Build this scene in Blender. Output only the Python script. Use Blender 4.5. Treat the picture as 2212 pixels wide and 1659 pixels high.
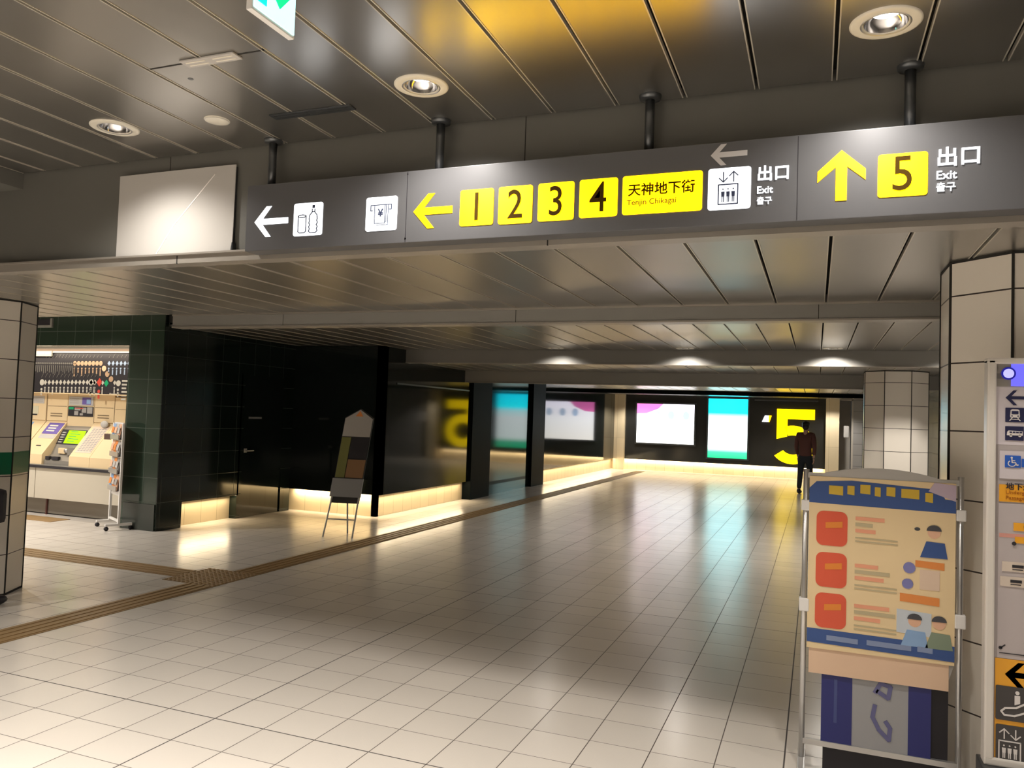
import bpy, bmesh, math, random
from mathutils import Vector, Matrix
random.seed(7)
PI = math.pi
C = bpy.context.scene.collection
for _o in list(bpy.data.objects):
    bpy.data.objects.remove(_o)

# ---------------------------------------------------------------- camera, world, exposure
W, H, FOC = 2212.0, 1659.0, 1687.8
EYE = 1.6
def _rot(p, r, y):
    rx = Matrix(((1,0,0),(0,math.cos(p),-math.sin(p)),(0,math.sin(p),math.cos(p))))
    ry = Matrix(((math.cos(y),0,math.sin(y)),(0,1,0),(-math.sin(y),0,math.cos(y))))
    rz = Matrix(((math.cos(r),-math.sin(r),0),(math.sin(r),math.cos(r),0),(0,0,1)))
    return rz @ rx @ ry @ Matrix(((1,0,0),(0,0,-1),(0,1,0)))
RC = _rot(-0.0401778, 0.0343904, 0.3723782)
cam = bpy.data.cameras.new('camera')
cam.sensor_width = 36.0
cam.lens = 36.0 * FOC / W
cam.clip_start, cam.clip_end = 0.05, 200
camera = bpy.data.objects.new('camera', cam); C.objects.link(camera)
r0, r1, r2 = RC[0], RC[1], RC[2]
camera.matrix_world = Matrix(((r0[0], -r1[0], -r2[0], 0), (r0[1], -r1[1], -r2[1], 0), (r0[2], -r1[2], -r2[2], EYE), (0,0,0,1)))
bpy.context.scene.camera = camera
wd = bpy.data.worlds.new('world'); bpy.context.scene.world = wd; wd.use_nodes = True
wd.node_tree.nodes['Background'].inputs[0].default_value = (0.9, 0.92, 1, 1)
wd.node_tree.nodes['Background'].inputs[1].default_value = 0.02
vs = bpy.context.scene.view_settings
vs.view_transform = 'Standard'; vs.look = 'None'; vs.gamma = 1.0; vs.use_curve_mapping = False
vs.exposure = 0.0

def ray(u, v):
    return RC.transposed() @ Vector(((u-W/2)/FOC, (v-H/2)/FOC, 1))
def AY(u, v, y):
    "x, z of the photograph's point (u, v) on the vertical plane Y = y"
    d = ray(u, v); t = y/d.y
    return d.x*t, EYE + d.z*t
def AX(u, v, x):
    d = ray(u, v); t = x/d.x
    return d.y*t, EYE + d.z*t
def AZ(u, v, z):
    d = ray(u, v); t = (z-EYE)/d.z
    return d.x*t, d.y*t

# lamp powers (one place)
SPOT_W = 48
def spot(loc, watts, size=2.3, blend=.25, col=(1,.94,.86), rad=.05, rot=(0,0,0)):
    l = bpy.data.lights.new('spot_lamp', 'SPOT'); l.energy = watts; l.spot_size = size; l.spot_blend = blend
    l.color = col; l.shadow_soft_size = rad
    o = bpy.data.objects.new('spot_lamp', l); C.objects.link(o); o.location = loc; o.rotation_euler = rot
    return o
def area(loc, watts, sx, sy, rot, col=(1,.81,.52), name='strip_lamp'):
    l = bpy.data.lights.new(name, 'AREA'); l.energy = watts; l.shape = 'RECTANGLE'; l.size = sx; l.size_y = sy; l.color = col
    o = bpy.data.objects.new(name, l); C.objects.link(o); o.location = loc; o.rotation_euler = rot
    return o

# ---------------------------------------------------------------- materials
def mat(name, col=(.5,.5,.5), rough=.5, metal=0.0, emit=None, strength=1.0, spec=.5, ior=1.5, coat=0):
    m = bpy.data.materials.new(name); m.use_nodes = True
    b = m.node_tree.nodes['Principled BSDF']
    b.inputs['Base Color'].default_value = (*col, 1)
    b.inputs['Roughness'].default_value = rough
    b.inputs['Metallic'].default_value = metal
    b.inputs['IOR'].default_value = ior
    b.inputs['Specular IOR Level'].default_value = spec
    if coat: b.inputs['Coat Weight'].default_value = coat; b.inputs['Coat Roughness'].default_value = .03
    if emit is not None:
        b.inputs['Emission Color'].default_value = (*emit, 1)
        b.inputs['Emission Strength'].default_value = strength
    return m
def nodes(m):
    return m.node_tree.nodes, m.node_tree.links, m.node_tree.nodes['Principled BSDF']
def math_(N, L, op, a, b=None, c=None):
    n = N.new('ShaderNodeMath'); n.operation = op
    for i, x in enumerate((a, b, c)):
        if x is None: continue
        if isinstance(x, (int, float)): n.inputs[i].default_value = x
        else: L.new(x, n.inputs[i])
    return n.outputs[0]
def noise_col(m, scale=3, amount=.08, rough=0.0):
    "slight wear: multiply the base colour and roughness by a soft noise"
    N, L, b = nodes(m)
    tc = N.new('ShaderNodeTexCoord'); nz = N.new('ShaderNodeTexNoise')
    nz.inputs['Scale'].default_value = scale; nz.inputs['Detail'].default_value = 4
    L.new(tc.outputs['Object'], nz.inputs['Vector'])
    mr = N.new('ShaderNodeMapRange'); mr.inputs[3].default_value = 1-amount; mr.inputs[4].default_value = 1+amount
    L.new(nz.outputs[0], mr.inputs[0])
    mx = N.new('ShaderNodeMix'); mx.data_type = 'RGBA'; mx.blend_type = 'MULTIPLY'; mx.inputs[0].default_value = 1
    mx.inputs[6].default_value = b.inputs['Base Color'].default_value
    L.new(mr.outputs[0], mx.inputs[7]); L.new(mx.outputs[2], b.inputs['Base Color'])
    if rough:
        m2 = N.new('ShaderNodeMapRange'); r = b.inputs['Roughness'].default_value
        m2.inputs[3].default_value = r-rough; m2.inputs[4].default_value = r+rough
        L.new(nz.outputs[0], m2.inputs[0]); L.new(m2.outputs[0], b.inputs['Roughness'])
    return m

def grid_line(N, L, coord, pitch, off, width):
    "1 inside a joint of the given width, 0 on the tile"
    t = math_(N, L, 'SUBTRACT', coord, off); t = math_(N, L, 'DIVIDE', t, pitch); t = math_(N, L, 'ADD', t, .5)
    t = math_(N, L, 'FRACT', t); t = math_(N, L, 'SUBTRACT', t, .5); t = math_(N, L, 'ABSOLUTE', t)
    return math_(N, L, 'LESS_THAN', t, width/pitch/2)

def tile_mat(name, tile, grout, px, ox, axes, pz, oz, gw, rough, ior=1.5, gw2=None, vary=.05, spec=.5):
    m = mat(name, tile, rough, ior=ior, spec=spec); N, L, b = nodes(m)
    tc = N.new('ShaderNodeTexCoord'); sp = N.new('ShaderNodeSeparateXYZ'); L.new(tc.outputs['Object'], sp.inputs[0])
    a = grid_line(N, L, sp.outputs[axes[0]], px, ox, gw); c = grid_line(N, L, sp.outputs[axes[1]], pz, oz, gw2 or gw)
    g = math_(N, L, 'MAXIMUM', a, c)
    fl = []
    for ax, p, o in ((axes[0], px, ox), (axes[1], pz, oz)):
        t = math_(N, L, 'SUBTRACT', sp.outputs[ax], o); t = math_(N, L, 'DIVIDE', t, p); fl.append(math_(N, L, 'FLOOR', t))
    cb = N.new('ShaderNodeCombineXYZ'); L.new(fl[0], cb.inputs[0]); L.new(fl[1], cb.inputs[1])
    wn = N.new('ShaderNodeTexWhiteNoise'); L.new(cb.outputs[0], wn.inputs[0])
    mr = N.new('ShaderNodeMapRange'); mr.inputs[3].default_value = 1-vary; mr.inputs[4].default_value = 1+vary; L.new(wn.outputs[0], mr.inputs[0])
    mu = N.new('ShaderNodeMix'); mu.data_type = 'RGBA'; mu.blend_type = 'MULTIPLY'; mu.inputs[0].default_value = 1
    mu.inputs[6].default_value = (*tile, 1); L.new(mr.outputs[0], mu.inputs[7])
    mx = N.new('ShaderNodeMix'); mx.data_type = 'RGBA'; L.new(g, mx.inputs[0]); L.new(mu.outputs[2], mx.inputs[6]); mx.inputs[7].default_value = (*grout, 1)
    L.new(mx.outputs[2], b.inputs['Base Color'])
    rr = N.new('ShaderNodeMapRange'); rr.inputs[3].default_value = rough; rr.inputs[4].default_value = .7; L.new(g, rr.inputs[0]); L.new(rr.outputs[0], b.inputs['Roughness'])
    bp = N.new('ShaderNodeBump'); bp.inputs['Strength'].default_value = .3; bp.inputs['Distance'].default_value = .003
    L.new(math_(N, L, 'SUBTRACT', 1.0, g), bp.inputs['Height']); L.new(bp.outputs[0], b.inputs['Normal'])
    return m

def floor_material():
    m = mat('floor_tiles', (.74,.7,.65), .3); N, L, b = nodes(m)
    PX, OX, PY, OY = .3026, -2.838, .2945, 3.255
    tc = N.new('ShaderNodeTexCoord'); sp = N.new('ShaderNodeSeparateXYZ'); L.new(tc.outputs['Object'], sp.inputs[0])
    X, Y = sp.outputs[0], sp.outputs[1]
    thin = math_(N, L, 'MAXIMUM', grid_line(N, L, X, PX, OX, .0052), grid_line(N, L, Y, PY, OY, .0042))
    wide = math_(N, L, 'MAXIMUM', grid_line(N, L, X, PX*9, OX, .0075), grid_line(N, L, Y, PY*11, OY, .0075))
    cb = N.new('ShaderNodeCombineXYZ')
    for i, (c, p, o) in enumerate(((X, PX, OX), (Y, PY, OY))):
        t = math_(N, L, 'SUBTRACT', c, o); t = math_(N, L, 'DIVIDE', t, p); L.new(math_(N, L, 'FLOOR', t), cb.inputs[i])
    wn = N.new('ShaderNodeTexWhiteNoise'); L.new(cb.outputs[0], wn.inputs[0])
    mr = N.new('ShaderNodeMapRange'); mr.inputs[3].default_value = .955; mr.inputs[4].default_value = 1.03; L.new(wn.outputs[0], mr.inputs[0])
    nz = N.new('ShaderNodeTexNoise'); nz.inputs['Scale'].default_value = 1.4; nz.inputs['Detail'].default_value = 5; L.new(tc.outputs['Object'], nz.inputs['Vector'])
    m2 = N.new('ShaderNodeMapRange'); m2.inputs[3].default_value = .95; m2.inputs[4].default_value = 1.05; L.new(nz.outputs[0], m2.inputs[0])
    k = math_(N, L, 'MULTIPLY', mr.outputs[0], m2.outputs[0])
    mu = N.new('ShaderNodeMix'); mu.data_type = 'RGBA'; mu.blend_type = 'MULTIPLY'; mu.inputs[0].default_value = 1
    mu.inputs[6].default_value = (.74,.68,.61,1); L.new(k, mu.inputs[7])
    a = N.new('ShaderNodeMix'); a.data_type = 'RGBA'; L.new(thin, a.inputs[0]); L.new(mu.outputs[2], a.inputs[6]); a.inputs[7].default_value = (.10,.08,.065,1)
    c = N.new('ShaderNodeMix'); c.data_type = 'RGBA'; L.new(wide, c.inputs[0]); L.new(a.outputs[2], c.inputs[6]); c.inputs[7].default_value = (.06,.05,.045,1)
    L.new(c.outputs[2], b.inputs['Base Color'])
    g = math_(N, L, 'MAXIMUM', thin, wide)
    rr = N.new('ShaderNodeMapRange'); rr.inputs[3].default_value = FLOOR_ROUGH; rr.inputs[4].default_value = .8; L.new(g, rr.inputs[0]); L.new(rr.outputs[0], b.inputs['Roughness'])
    # studded tile faces
    sx = math_(N, L, 'SINE', math_(N, L, 'MULTIPLY', X, 2*PI/.0168)); sy = math_(N, L, 'SINE', math_(N, L, 'MULTIPLY', Y, 2*PI/.0164))
    st = math_(N, L, 'GREATER_THAN', math_(N, L, 'MULTIPLY', sx, sy), .55)
    hgt = math_(N, L, 'SUBTRACT', math_(N, L, 'MULTIPLY', st, .12), g)
    bp = N.new('ShaderNodeBump'); bp.inputs['Strength'].default_value = .35; bp.inputs['Distance'].default_value = .002
    L.new(hgt, bp.inputs['Height']); L.new(bp.outputs[0], b.inputs['Normal'])
    b.inputs['IOR'].default_value = 1.7
    return m
FLOOR_ROUGH = .22

def gradient_emit(name, stops, z0, z1, strength):
    "poster print lit from behind: colour bands along its own height"
    m = mat(name, (.1,.1,.1), .15); N, L, b = nodes(m)
    tc = N.new('ShaderNodeTexCoord'); sp = N.new('ShaderNodeSeparateXYZ'); L.new(tc.outputs['Object'], sp.inputs[0])
    mr = N.new('ShaderNodeMapRange'); mr.inputs[1].default_value = z0; mr.inputs[2].default_value = z1; L.new(sp.outputs[2], mr.inputs[0])
    cr = N.new('ShaderNodeValToRGB'); L.new(mr.outputs[0], cr.inputs[0])
    e = cr.color_ramp.elements
    while len(e) < len(stops): e.new(.5)
    for el, (p, c) in zip(e, stops): el.position = p; el.color = (*c, 1)
    L.new(cr.outputs[0], b.inputs['Emission Color']); b.inputs['Emission Strength'].default_value = strength
    return m

M = {}
M['floor'] = floor_material()
M['guide'] = mat('guide_strip_ochre', (.30,.19,.085), .45, ior=1.45)
M['panel'] = mat('ceiling_metal', (.40,.385,.36), .28, .92); noise_col(M['panel'], 1.2, .03, .006)
M['lip'] = mat('ceiling_panel_edge', (.62,.58,.50), .35, .5)
M['void'] = mat('ceiling_void', (.02,.018,.015), .9)
M['fascia'] = noise_col(mat('grey_paint_shaded', (.125,.122,.108), .45), .8, .05)  # same paint as the beams, its colour darkened for the fascia's shade
M['beam'] = noise_col(mat('grey_paint_lit', (.26,.25,.23), .42), .8, .05)  # same paint as the fascia, without its painted-in shade
M['fascia_lip'] = mat('fascia_lip_metal', (.36,.33,.29), .35, .4)
M['tile'] = None
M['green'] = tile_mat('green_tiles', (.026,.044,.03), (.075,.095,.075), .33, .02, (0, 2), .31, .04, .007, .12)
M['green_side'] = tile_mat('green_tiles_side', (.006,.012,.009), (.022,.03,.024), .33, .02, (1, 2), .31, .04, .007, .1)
M['dark'] = mat('dark_glossy_panel', (.008,.012,.011), .07, ior=1.52)
M['black'] = mat('black_stone', (.004,.006,.006), .5, spec=.03)
M['cream'] = tile_mat('cream_plinth', (.72,.6,.4), (.42,.32,.18), .3, .05, (0, 2), 2.0, 1.0, .006, .4)
M['cream_side'] = tile_mat('cream_plinth_side', (.72,.6,.4), (.42,.32,.18), .3, .05, (1, 2), 2.0, 1.0, .006, .4)
M['tan_wall'] = mat('pale_wall', (.5,.46,.4), .5)
M['greywall'] = tile_mat('grey_tiles', (.33,.32,.31), (.09,.085,.08), .34, .1, (1, 2), .317, .16, .009, .25)
M['sign'] = mat('sign_charcoal', (.115,.115,.122), .38, .3)
M['steel'] = mat('grey_steel', (.10,.105,.11), .3, .7)
M['white'] = mat('white_paint', (.78,.76,.74), .4)
M['offwhite'] = mat('offwhite_plastic', (.70,.66,.56), .4)
M['paper'] = mat('white_sheet', (.47,.45,.425), .7, spec=.2)
M['alu'] = mat('brushed_aluminium', (.62,.61,.60), .3, .8)
M['silver'] = mat('reflector_silver', (.85,.85,.87), .12, 1.0)
M['ink'] = mat('ink_black', (.015,.013,.018), .5)
M['ink_brown'] = mat('ink_brown', (.05,.028,0), .5)
M['lamp'] = mat('lamp_glow', (1,1,1), .5, emit=(1,.93,.85), strength=14)
M['yellow_lit'] = mat('lit_yellow', (.5,.4,0), .4, emit=(1,.5,0), strength=4.6)
M['white_lit'] = mat('lit_white', (.6,.6,.6), .4, emit=(.93,.96,1), strength=1.9)
M['grey_arrow'] = mat('pale_grey_film', (.55,.53,.53), .5)
M['brown_lit'] = mat('brown_print', (.05,.025,0), .8, spec=.1)
M['olive_lit'] = mat('ochre_print', (.30,.16,0), .5)
M['navy'] = mat('navy_print', (.01,.012,.06), .5)
M['blueprint'] = mat('blue_outline', (.03,.04,.09), .5)
M['green_lit'] = mat('lit_green', (0,.4,.15), .4, emit=(0,.85,.25), strength=1.3)
M['cyan_lit'] = mat('lit_cyan_white', (.6,.7,.7), .4, emit=(.42,1,.98), strength=1.6)
M['cyan_ink'] = mat('lit_cyan_ink', (0,.5,.5), .4, emit=(0,.75,.7), strength=1.1)

# ---------------------------------------------------------------- mesh helpers
SPLIT = {'slanted_name', 'blue_band', 'orange_band', 'red_text_line', 'grey_text_line', 'clamp', 'yellow_heading_mark', 'footer_mark', 'text_line', 'slot', 'button', 'eye', 'screw', 'panel_seam', 'ticket_outlet', 'violet_patch', 'blue_figure', 'screen_line', 'notice_line', 'sample_card', 'title_mark', 'bus_window', 'panel_joint'}
class MB:
    def __init__(s): s.v = []; s.f = []; s.m = []; s.k = 0; s.sm = []; s.smooth = False
    def add(s, vs_, fs):
        n = len(s.v); s.v += [tuple(p) for p in vs_]
        for f in fs: s.f.append([n+i for i in f]); s.m.append(s.k); s.sm.append(s.smooth)
        return s
    def box(s, x0, x1, y0, y1, z0, z1):
        v = [(x,y,z) for z in (z0,z1) for y in (y0,y1) for x in (x0,x1)]
        return s.add(v, [(0,2,3,1),(4,5,7,6),(0,1,5,4),(2,6,7,3),(0,4,6,2),(1,3,7,5)])
    def bbox(s, x0, x1, y0, y1, z0, z1, b=.004):
        "box with chamfered edges"
        bm = bmesh.new(); bmesh.ops.create_cube(bm, size=1)
        for v in bm.verts: v.co = Vector((x0 if v.co.x < 0 else x1, y0 if v.co.y < 0 else y1, z0 if v.co.z < 0 else z1))
        bmesh.ops.bevel(bm, geom=bm.edges[:], offset=b, segments=2, affect='EDGES', profile=.6)
        return s.frombm(bm)
    def frombm(s, bm):
        bm.verts.index_update()
        s.add([v.co[:] for v in bm.verts], [[v.index for v in f.verts] for f in bm.faces]); bm.free(); return s
    def plate(s, pts, y, t=.002):
        "polygon in the XZ plane facing -Y, front at y, thickness t behind it"
        n = len(pts); a = sum(pts[i][0]*pts[(i+1)%n][1]-pts[(i+1)%n][0]*pts[i][1] for i in range(n))
        if a < 0: pts = pts[::-1]
        v = [(p[0], y, p[1]) for p in pts] + [(p[0], y+t, p[1]) for p in pts]
        f = [list(range(n)), list(range(2*n-1, n-1, -1))] + [[i, n+i, n+(i+1)%n, (i+1)%n] for i in range(n)]
        return s.add(v, f)
    def prism(s, pts, z0, z1):
        n = len(pts); a = sum(pts[i][0]*pts[(i+1)%n][1]-pts[(i+1)%n][0]*pts[i][1] for i in range(n))
        if a < 0: pts = pts[::-1]
        v = [(p[0], p[1], z0) for p in pts] + [(p[0], p[1], z1) for p in pts]
        return s.add(v, [list(range(n-1,-1,-1)), list(range(n, 2*n))] + [[i, (i+1)%n, n+(i+1)%n, n+i] for i in range(n)])
    def xprism(s, pts, x0, x1):
        "profile of (y, z) points swept along X"
        n = len(pts); a = sum(pts[i][0]*pts[(i+1)%n][1]-pts[(i+1)%n][0]*pts[i][1] for i in range(n))
        if a < 0: pts = pts[::-1]
        v = [(x0, p[0], p[1]) for p in pts] + [(x1, p[0], p[1]) for p in pts]
        return s.add(v, [list(range(n-1,-1,-1)), list(range(n, 2*n))] + [[i, (i+1)%n, n+(i+1)%n, n+i] for i in range(n)])
    def ring(s, pts, y, w, t=.002):
        "outline of a closed polygon drawn as a band of width w"
        n = len(pts)
        for i in range(n): s.bar(pts[i], pts[(i+1)%n], y, w, t)
        return s
    def bar(s, a, b, y, w, t=.002):
        d = Vector((b[0]-a[0], b[1]-a[1])); l = d.length or 1e-6; d /= l; nx, nz = -d.y*w/2, d.x*w/2; ex, ez = d.x*w*.25, d.y*w*.25
        return s.plate([(a[0]+nx-ex, a[1]+nz-ez), (a[0]-nx-ex, a[1]-nz-ez), (b[0]-nx+ex, b[1]-nz+ez), (b[0]+nx+ex, b[1]+nz+ez)], y, t)
    def path(s, pts, y, w, t=.002):
        for i, (a, b) in enumerate(zip(pts, pts[1:])): s.bar(a, b, y-.00015*(i % 3), w, t)
        return s
    def disc(s, cx, cz, r, y, t=.002, n=24, rz=None):
        return s.plate([(cx+r*math.cos(2*PI*i/n), cz+(rz or r)*math.sin(2*PI*i/n)) for i in range(n)], y, t)
    def lathe(s, prof, cx, cy, n=40):
        "profile of (radius, z) turned about the vertical through (cx, cy)"
        v = []; f = []; k = len(prof)
        for i in range(n):
            a = 2*PI*i/n
            v += [(cx+r*math.cos(a), cy+r*math.sin(a), z) for r, z in prof]
        for i in range(n):
            j = (i+1) % n
            for q in range(k-1): f.append([i*k+q, j*k+q, j*k+q+1, i*k+q+1])
        return s.add(v, f)
    def tube(s, a, b, r, n=12, r2=None):
        a = Vector(a); b = Vector(b); d = (b-a).normalized(); q = d.to_track_quat('Z', 'Y'); r2 = r if r2 is None else r2
        v = [a + q @ Vector((r*math.cos(2*PI*i/n), r*math.sin(2*PI*i/n), 0)) for i in range(n)] + [b + q @ Vector((r2*math.cos(2*PI*i/n), r2*math.sin(2*PI*i/n), 0)) for i in range(n)]
        return s.add(v, [list(range(n-1,-1,-1)), list(range(n,2*n))] + [[i, (i+1)%n, n+(i+1)%n, n+i] for i in range(n)])
    def ball(s, c, rx, ry=None, rz=None, n=14, m=9):
        ry = ry or rx; rz = rz or rx; bm = bmesh.new(); bmesh.ops.create_uvsphere(bm, u_segments=n, v_segments=m, radius=1)
        for v in bm.verts: v.co = Vector((c[0]+v.co.x*rx, c[1]+v.co.y*ry, c[2]+v.co.z*rz))
        return s.frombm(bm)
    def islands(s):
        "one builder per connected piece"
        par = list(range(len(s.v)))
        def fd(a):
            while par[a] != a: par[a] = par[par[a]]; a = par[a]
            return a
        for f in s.f:
            for i in f[1:]: par[fd(i)] = fd(f[0])
        groups = {}
        for k, f in enumerate(s.f): groups.setdefault(fd(f[0]), []).append(k)
        out = []
        for ks in groups.values():
            q = MB(); mp_ = {}
            for k in ks:
                nf = []
                for i in s.f[k]:
                    if i not in mp_: mp_[i] = len(q.v); q.v.append(s.v[i])
                    nf.append(mp_[i])
                q.f.append(nf); q.m.append(s.m[k]); q.sm.append(s.sm[k])
            out.append(q)
        return out
    def build(s, name, mats, parent=None, local=False):
        if name in SPLIT:
            for q in s.islands(): o = q._build(name, mats, parent, local)
            return o
        return s._build(name, mats, parent, local)
    def _build(s, name, mats, parent=None, local=False):
        me = bpy.data.meshes.new(name); o = bpy.data.objects.new(name, me)
        org = Vector((0,0,0))
        if parent is not None and not local: org = Vector(parent.get('_org', (0,0,0)))
        me.from_pydata([(p[0]-org.x, p[1]-org.y, p[2]-org.z) for p in s.v], [], s.f)
        for m in (mats if isinstance(mats, (list, tuple)) else [mats]): me.materials.append(M[m] if isinstance(m, str) else m)
        me.polygons.foreach_set('material_index', s.m); me.polygons.foreach_set('use_smooth', s.sm); me.update()
        C.objects.link(o)
        if parent is not None: o.parent = parent; o['_org'] = tuple(org)
        return o

def rrect(x0, x1, z0, z1, r, n=5):
    p = []
    for cx, cz, a0 in ((x1-r, z1-r, 0), (x0+r, z1-r, 90), (x0+r, z0+r, 180), (x1-r, z0+r, 270)):
        for i in range(n+1):
            a = math.radians(a0+90*i/n); p.append((cx+r*math.cos(a), cz+r*math.sin(a)))
    return p

def tag(o, label=None, cat=None, group=None, kind=None):
    if label: o['label'] = label
    if cat: o['category'] = cat
    if group: o['group'] = group
    if kind: o['kind'] = kind
    return o
def thing(name, label, cat, loc=(0,0,0), rz=0, group=None):
    o = bpy.data.objects.new(name, None); C.objects.link(o); o.location = loc; o.rotation_euler = (0,0,rz); o.empty_display_size = .1
    o['_org'] = tuple(loc)
    return tag(o, label, cat, group)
def struct(name, mb, mats):
    return tag(mb.build(name, mats), kind='structure')
def text(name, s, size, m, x, z, y, parent, align='LEFT', bold=0.0, depth=.0015, sx=1.0, local=False, rot=0):
    cu = bpy.data.curves.new('txt', 'FONT'); cu.body = s; cu.size = size; cu.align_x = align; cu.extrude = depth; cu.offset = bold; cu.resolution_u = 4
    t = bpy.data.objects.new('txt', cu); C.objects.link(t)
    bpy.context.view_layer.update()
    dg = bpy.context.evaluated_depsgraph_get()
    me = bpy.data.meshes.new_from_object(t.evaluated_get(dg)); bpy.data.objects.remove(t); bpy.data.curves.remove(cu)
    org = Vector((0,0,0)) if (parent is None or local) else Vector(parent.get('_org', (0,0,0)))
    ca, sa = math.cos(rot), math.sin(rot)
    for v in me.vertices:
        a, b, c = v.co.x*sx, v.co.y, v.co.z
        v.co = Vector((x+a*ca-b*sa, y-c, z+a*sa+b*ca)) - org
    me.materials.clear(); me.materials.append(M[m] if isinstance(m, str) else m)
    for p in me.polygons: p.material_index = 0
    me.name = name; o = bpy.data.objects.new(name, me); C.objects.link(o)
    if parent is not None: o.parent = parent; o['_org'] = tuple(org)
    return o
def copy_tree(o, parent=None):
    c = o.copy(); C.objects.link(c); c.parent = parent
    for ch in [q for q in bpy.data.objects if q.parent == o]: copy_tree(ch, c)
    return c

# ---------------------------------------------------------------- the setting
YF, YS = 3.44, 3.30            # fascia plane, face of the hanging sign
Z1, Z2, Z3, Z4 = 3.03, 2.40, 2.58, 2.40
PITCH, JOFF = .305, -.87
XC, XA, YB, YE = -6.05, -7.66, 10.2, 24.8
XR = 2.3
struct('floor', MB().box(-14, 6, -6, YE+.4, -.15, 0), 'floor')

def ceiling(name, x0, x1, y0, y1, z, back=.10, holes=()):
    "linear metal planks running along Y, dark gaps between them, closed void above"
    b = MB()
    k0 = math.floor((x0-JOFF)/PITCH); k1 = math.ceil((x1-JOFF)/PITCH)
    for k in range(k0, k1):
        a = max(x0, JOFF+k*PITCH+.008); c = min(x1, JOFF+(k+1)*PITCH-.008)
        if c-a < .02: continue
        HW = .082; hs = [h for h in holes if h[0]+HW > a-.002 and h[0]-HW < c+.002]
        cuts = sorted({y0, y1-.012} | {h[1]-HW for h in hs} | {h[1]+HW for h in hs})
        for ya, yb in zip(cuts, cuts[1:]):
            gap = [h for h in hs if abs((ya+yb)/2-h[1]) < HW]
            for k_, p, q, za, zc in ((0, a, c, z, z+.02), (1, a-.001, a+.004, z-.002, z+.018), (1, c-.004, c+.001, z-.002, z+.018)):
                b.k = k_
                if not gap: b.box(p, q, ya, yb, za, zc); continue
                g0, g1 = gap[0][0]-HW, gap[0][0]+HW
                if g0 > p+.001: b.box(p, min(q, g0), ya, yb, za, zc)
                if g1 < q-.001: b.box(max(p, g1), q, ya, yb, za, zc)
    b.k = 2; b.box(x0, x1, y0, y1, z+.05, z+back)
    return struct(name, b, ['panel', 'lip', 'void'])
NEAR_LAMPS = [(-3.44, 2.98), (-1.639, 2.98), (.204, 2.98)]; FAR_LAMPS = [(-3.48, 10.57), (-1.66, 10.57), (.18, 10.57)]
ceiling('ceiling', -4.72, 6, -6, YF, Z1, .14, NEAR_LAMPS)
ceiling('ceiling', -14, 6, YF+.02, 5.40, Z2)
ceiling('ceiling', -5.41, XR+3, 5.50, 7.6, Z3)
ceiling('ceiling', XA-.4, XR+3, 7.6, 10.85, Z3, .14, FAR_LAMPS)
ceiling('ceiling', XC-.2, XR+3, 10.95, 13.1, Z4)
ceiling('ceiling', XC-.2, XR+3, 13.2, 20.6, Z4)
ceiling('ceiling', XC-.2, XR+3, 20.7, YE+.1, Z4)
ceiling('ceiling', -14, -5.41, 5.42, 7.6, 2.85)
struct('ceiling', MB().box(-14, -4.73, -6, YF, 2.93, 3.3), 'fascia')
# fascias and downstand beams
b = MB(); b.box(-14, 6, YF, YF+.05, Z2+.03, Z1+.08)
b.k = 1; b.box(-14, 6, YF-.035, YF+.06, Z2-.004, Z2+.05); b.box(-14, 6, YF-.05, YF-.03, Z2+.042, Z2+.052)
b.k = 2
for x in (-3.52, -1.32, .92): b.box(x, x+.004, YF-.0015, YF, Z2+.05, Z1)
for x in (-3.4, -1.18, 1.0): b.box(x, x+.006, YF-.037, YF-.03, Z2-.006, Z2+.04)
struct('trim_1', b, ['fascia', 'fascia_lip', 'void'])
b = MB(); b.box(-5.4, 6, 5.40, 5.50, 2.285, Z3+.1); b.k = 1; b.box(-5.4, 6, 5.39, 5.52, 2.28, 2.292); b.box(-5.4, 6, 5.39, 5.40, 2.385, 2.40)
b.k = 2
for x in (-4.2, -2.1, 0.0): b.box(x, x+.004, 5.3985, 5.40, 2.29, 2.385)
struct('trim_2', b, ['beam', 'fascia_lip', 'void'])
b = MB(); b.box(XC-.3, 6, 10.85, 10.95, 2.375, Z3+.1); b.k = 1; b.box(XC-.3, 6, 10.84, 10.97, 2.37, 2.385)
struct('trim_3', b, ['beam', 'fascia_lip'])
b = MB(); b.box(XC-.3, 6, 13.1, 13.2, 2.185, 2.5); b.k = 1; b.box(XC-.3, 6, 13.09, 13.22, 2.18, 2.19)
struct('trim_4', b, ['beam', 'fascia_lip'])
struct('trim_5', MB().box(XC-.3, 6, 20.6, 20.7, 2.30, 2.5), 'black')
struct('trim_6', MB().box(-14, -5.41, 5.402, 5.42, Z2+.05, 2.95), 'fascia')
# enclosing walls out of view
struct('wall_back', MB().box(-14, 6, -6.2, -6, 0, 3.3), 'tan_wall')
struct('wall_left', MB().box(-14.2, -14, -6.2, 9, 0, 3.3), 'tan_wall')
struct('wall_right', MB().box(6, 6.2, -6.2, 5.5, 0, 3.3).box(XR, XR+.2, 5.5, YE+.4, 0, 2.9).box(XR, 6, 5.5, 5.6, 0, 2.7), 'greywall')

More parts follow.
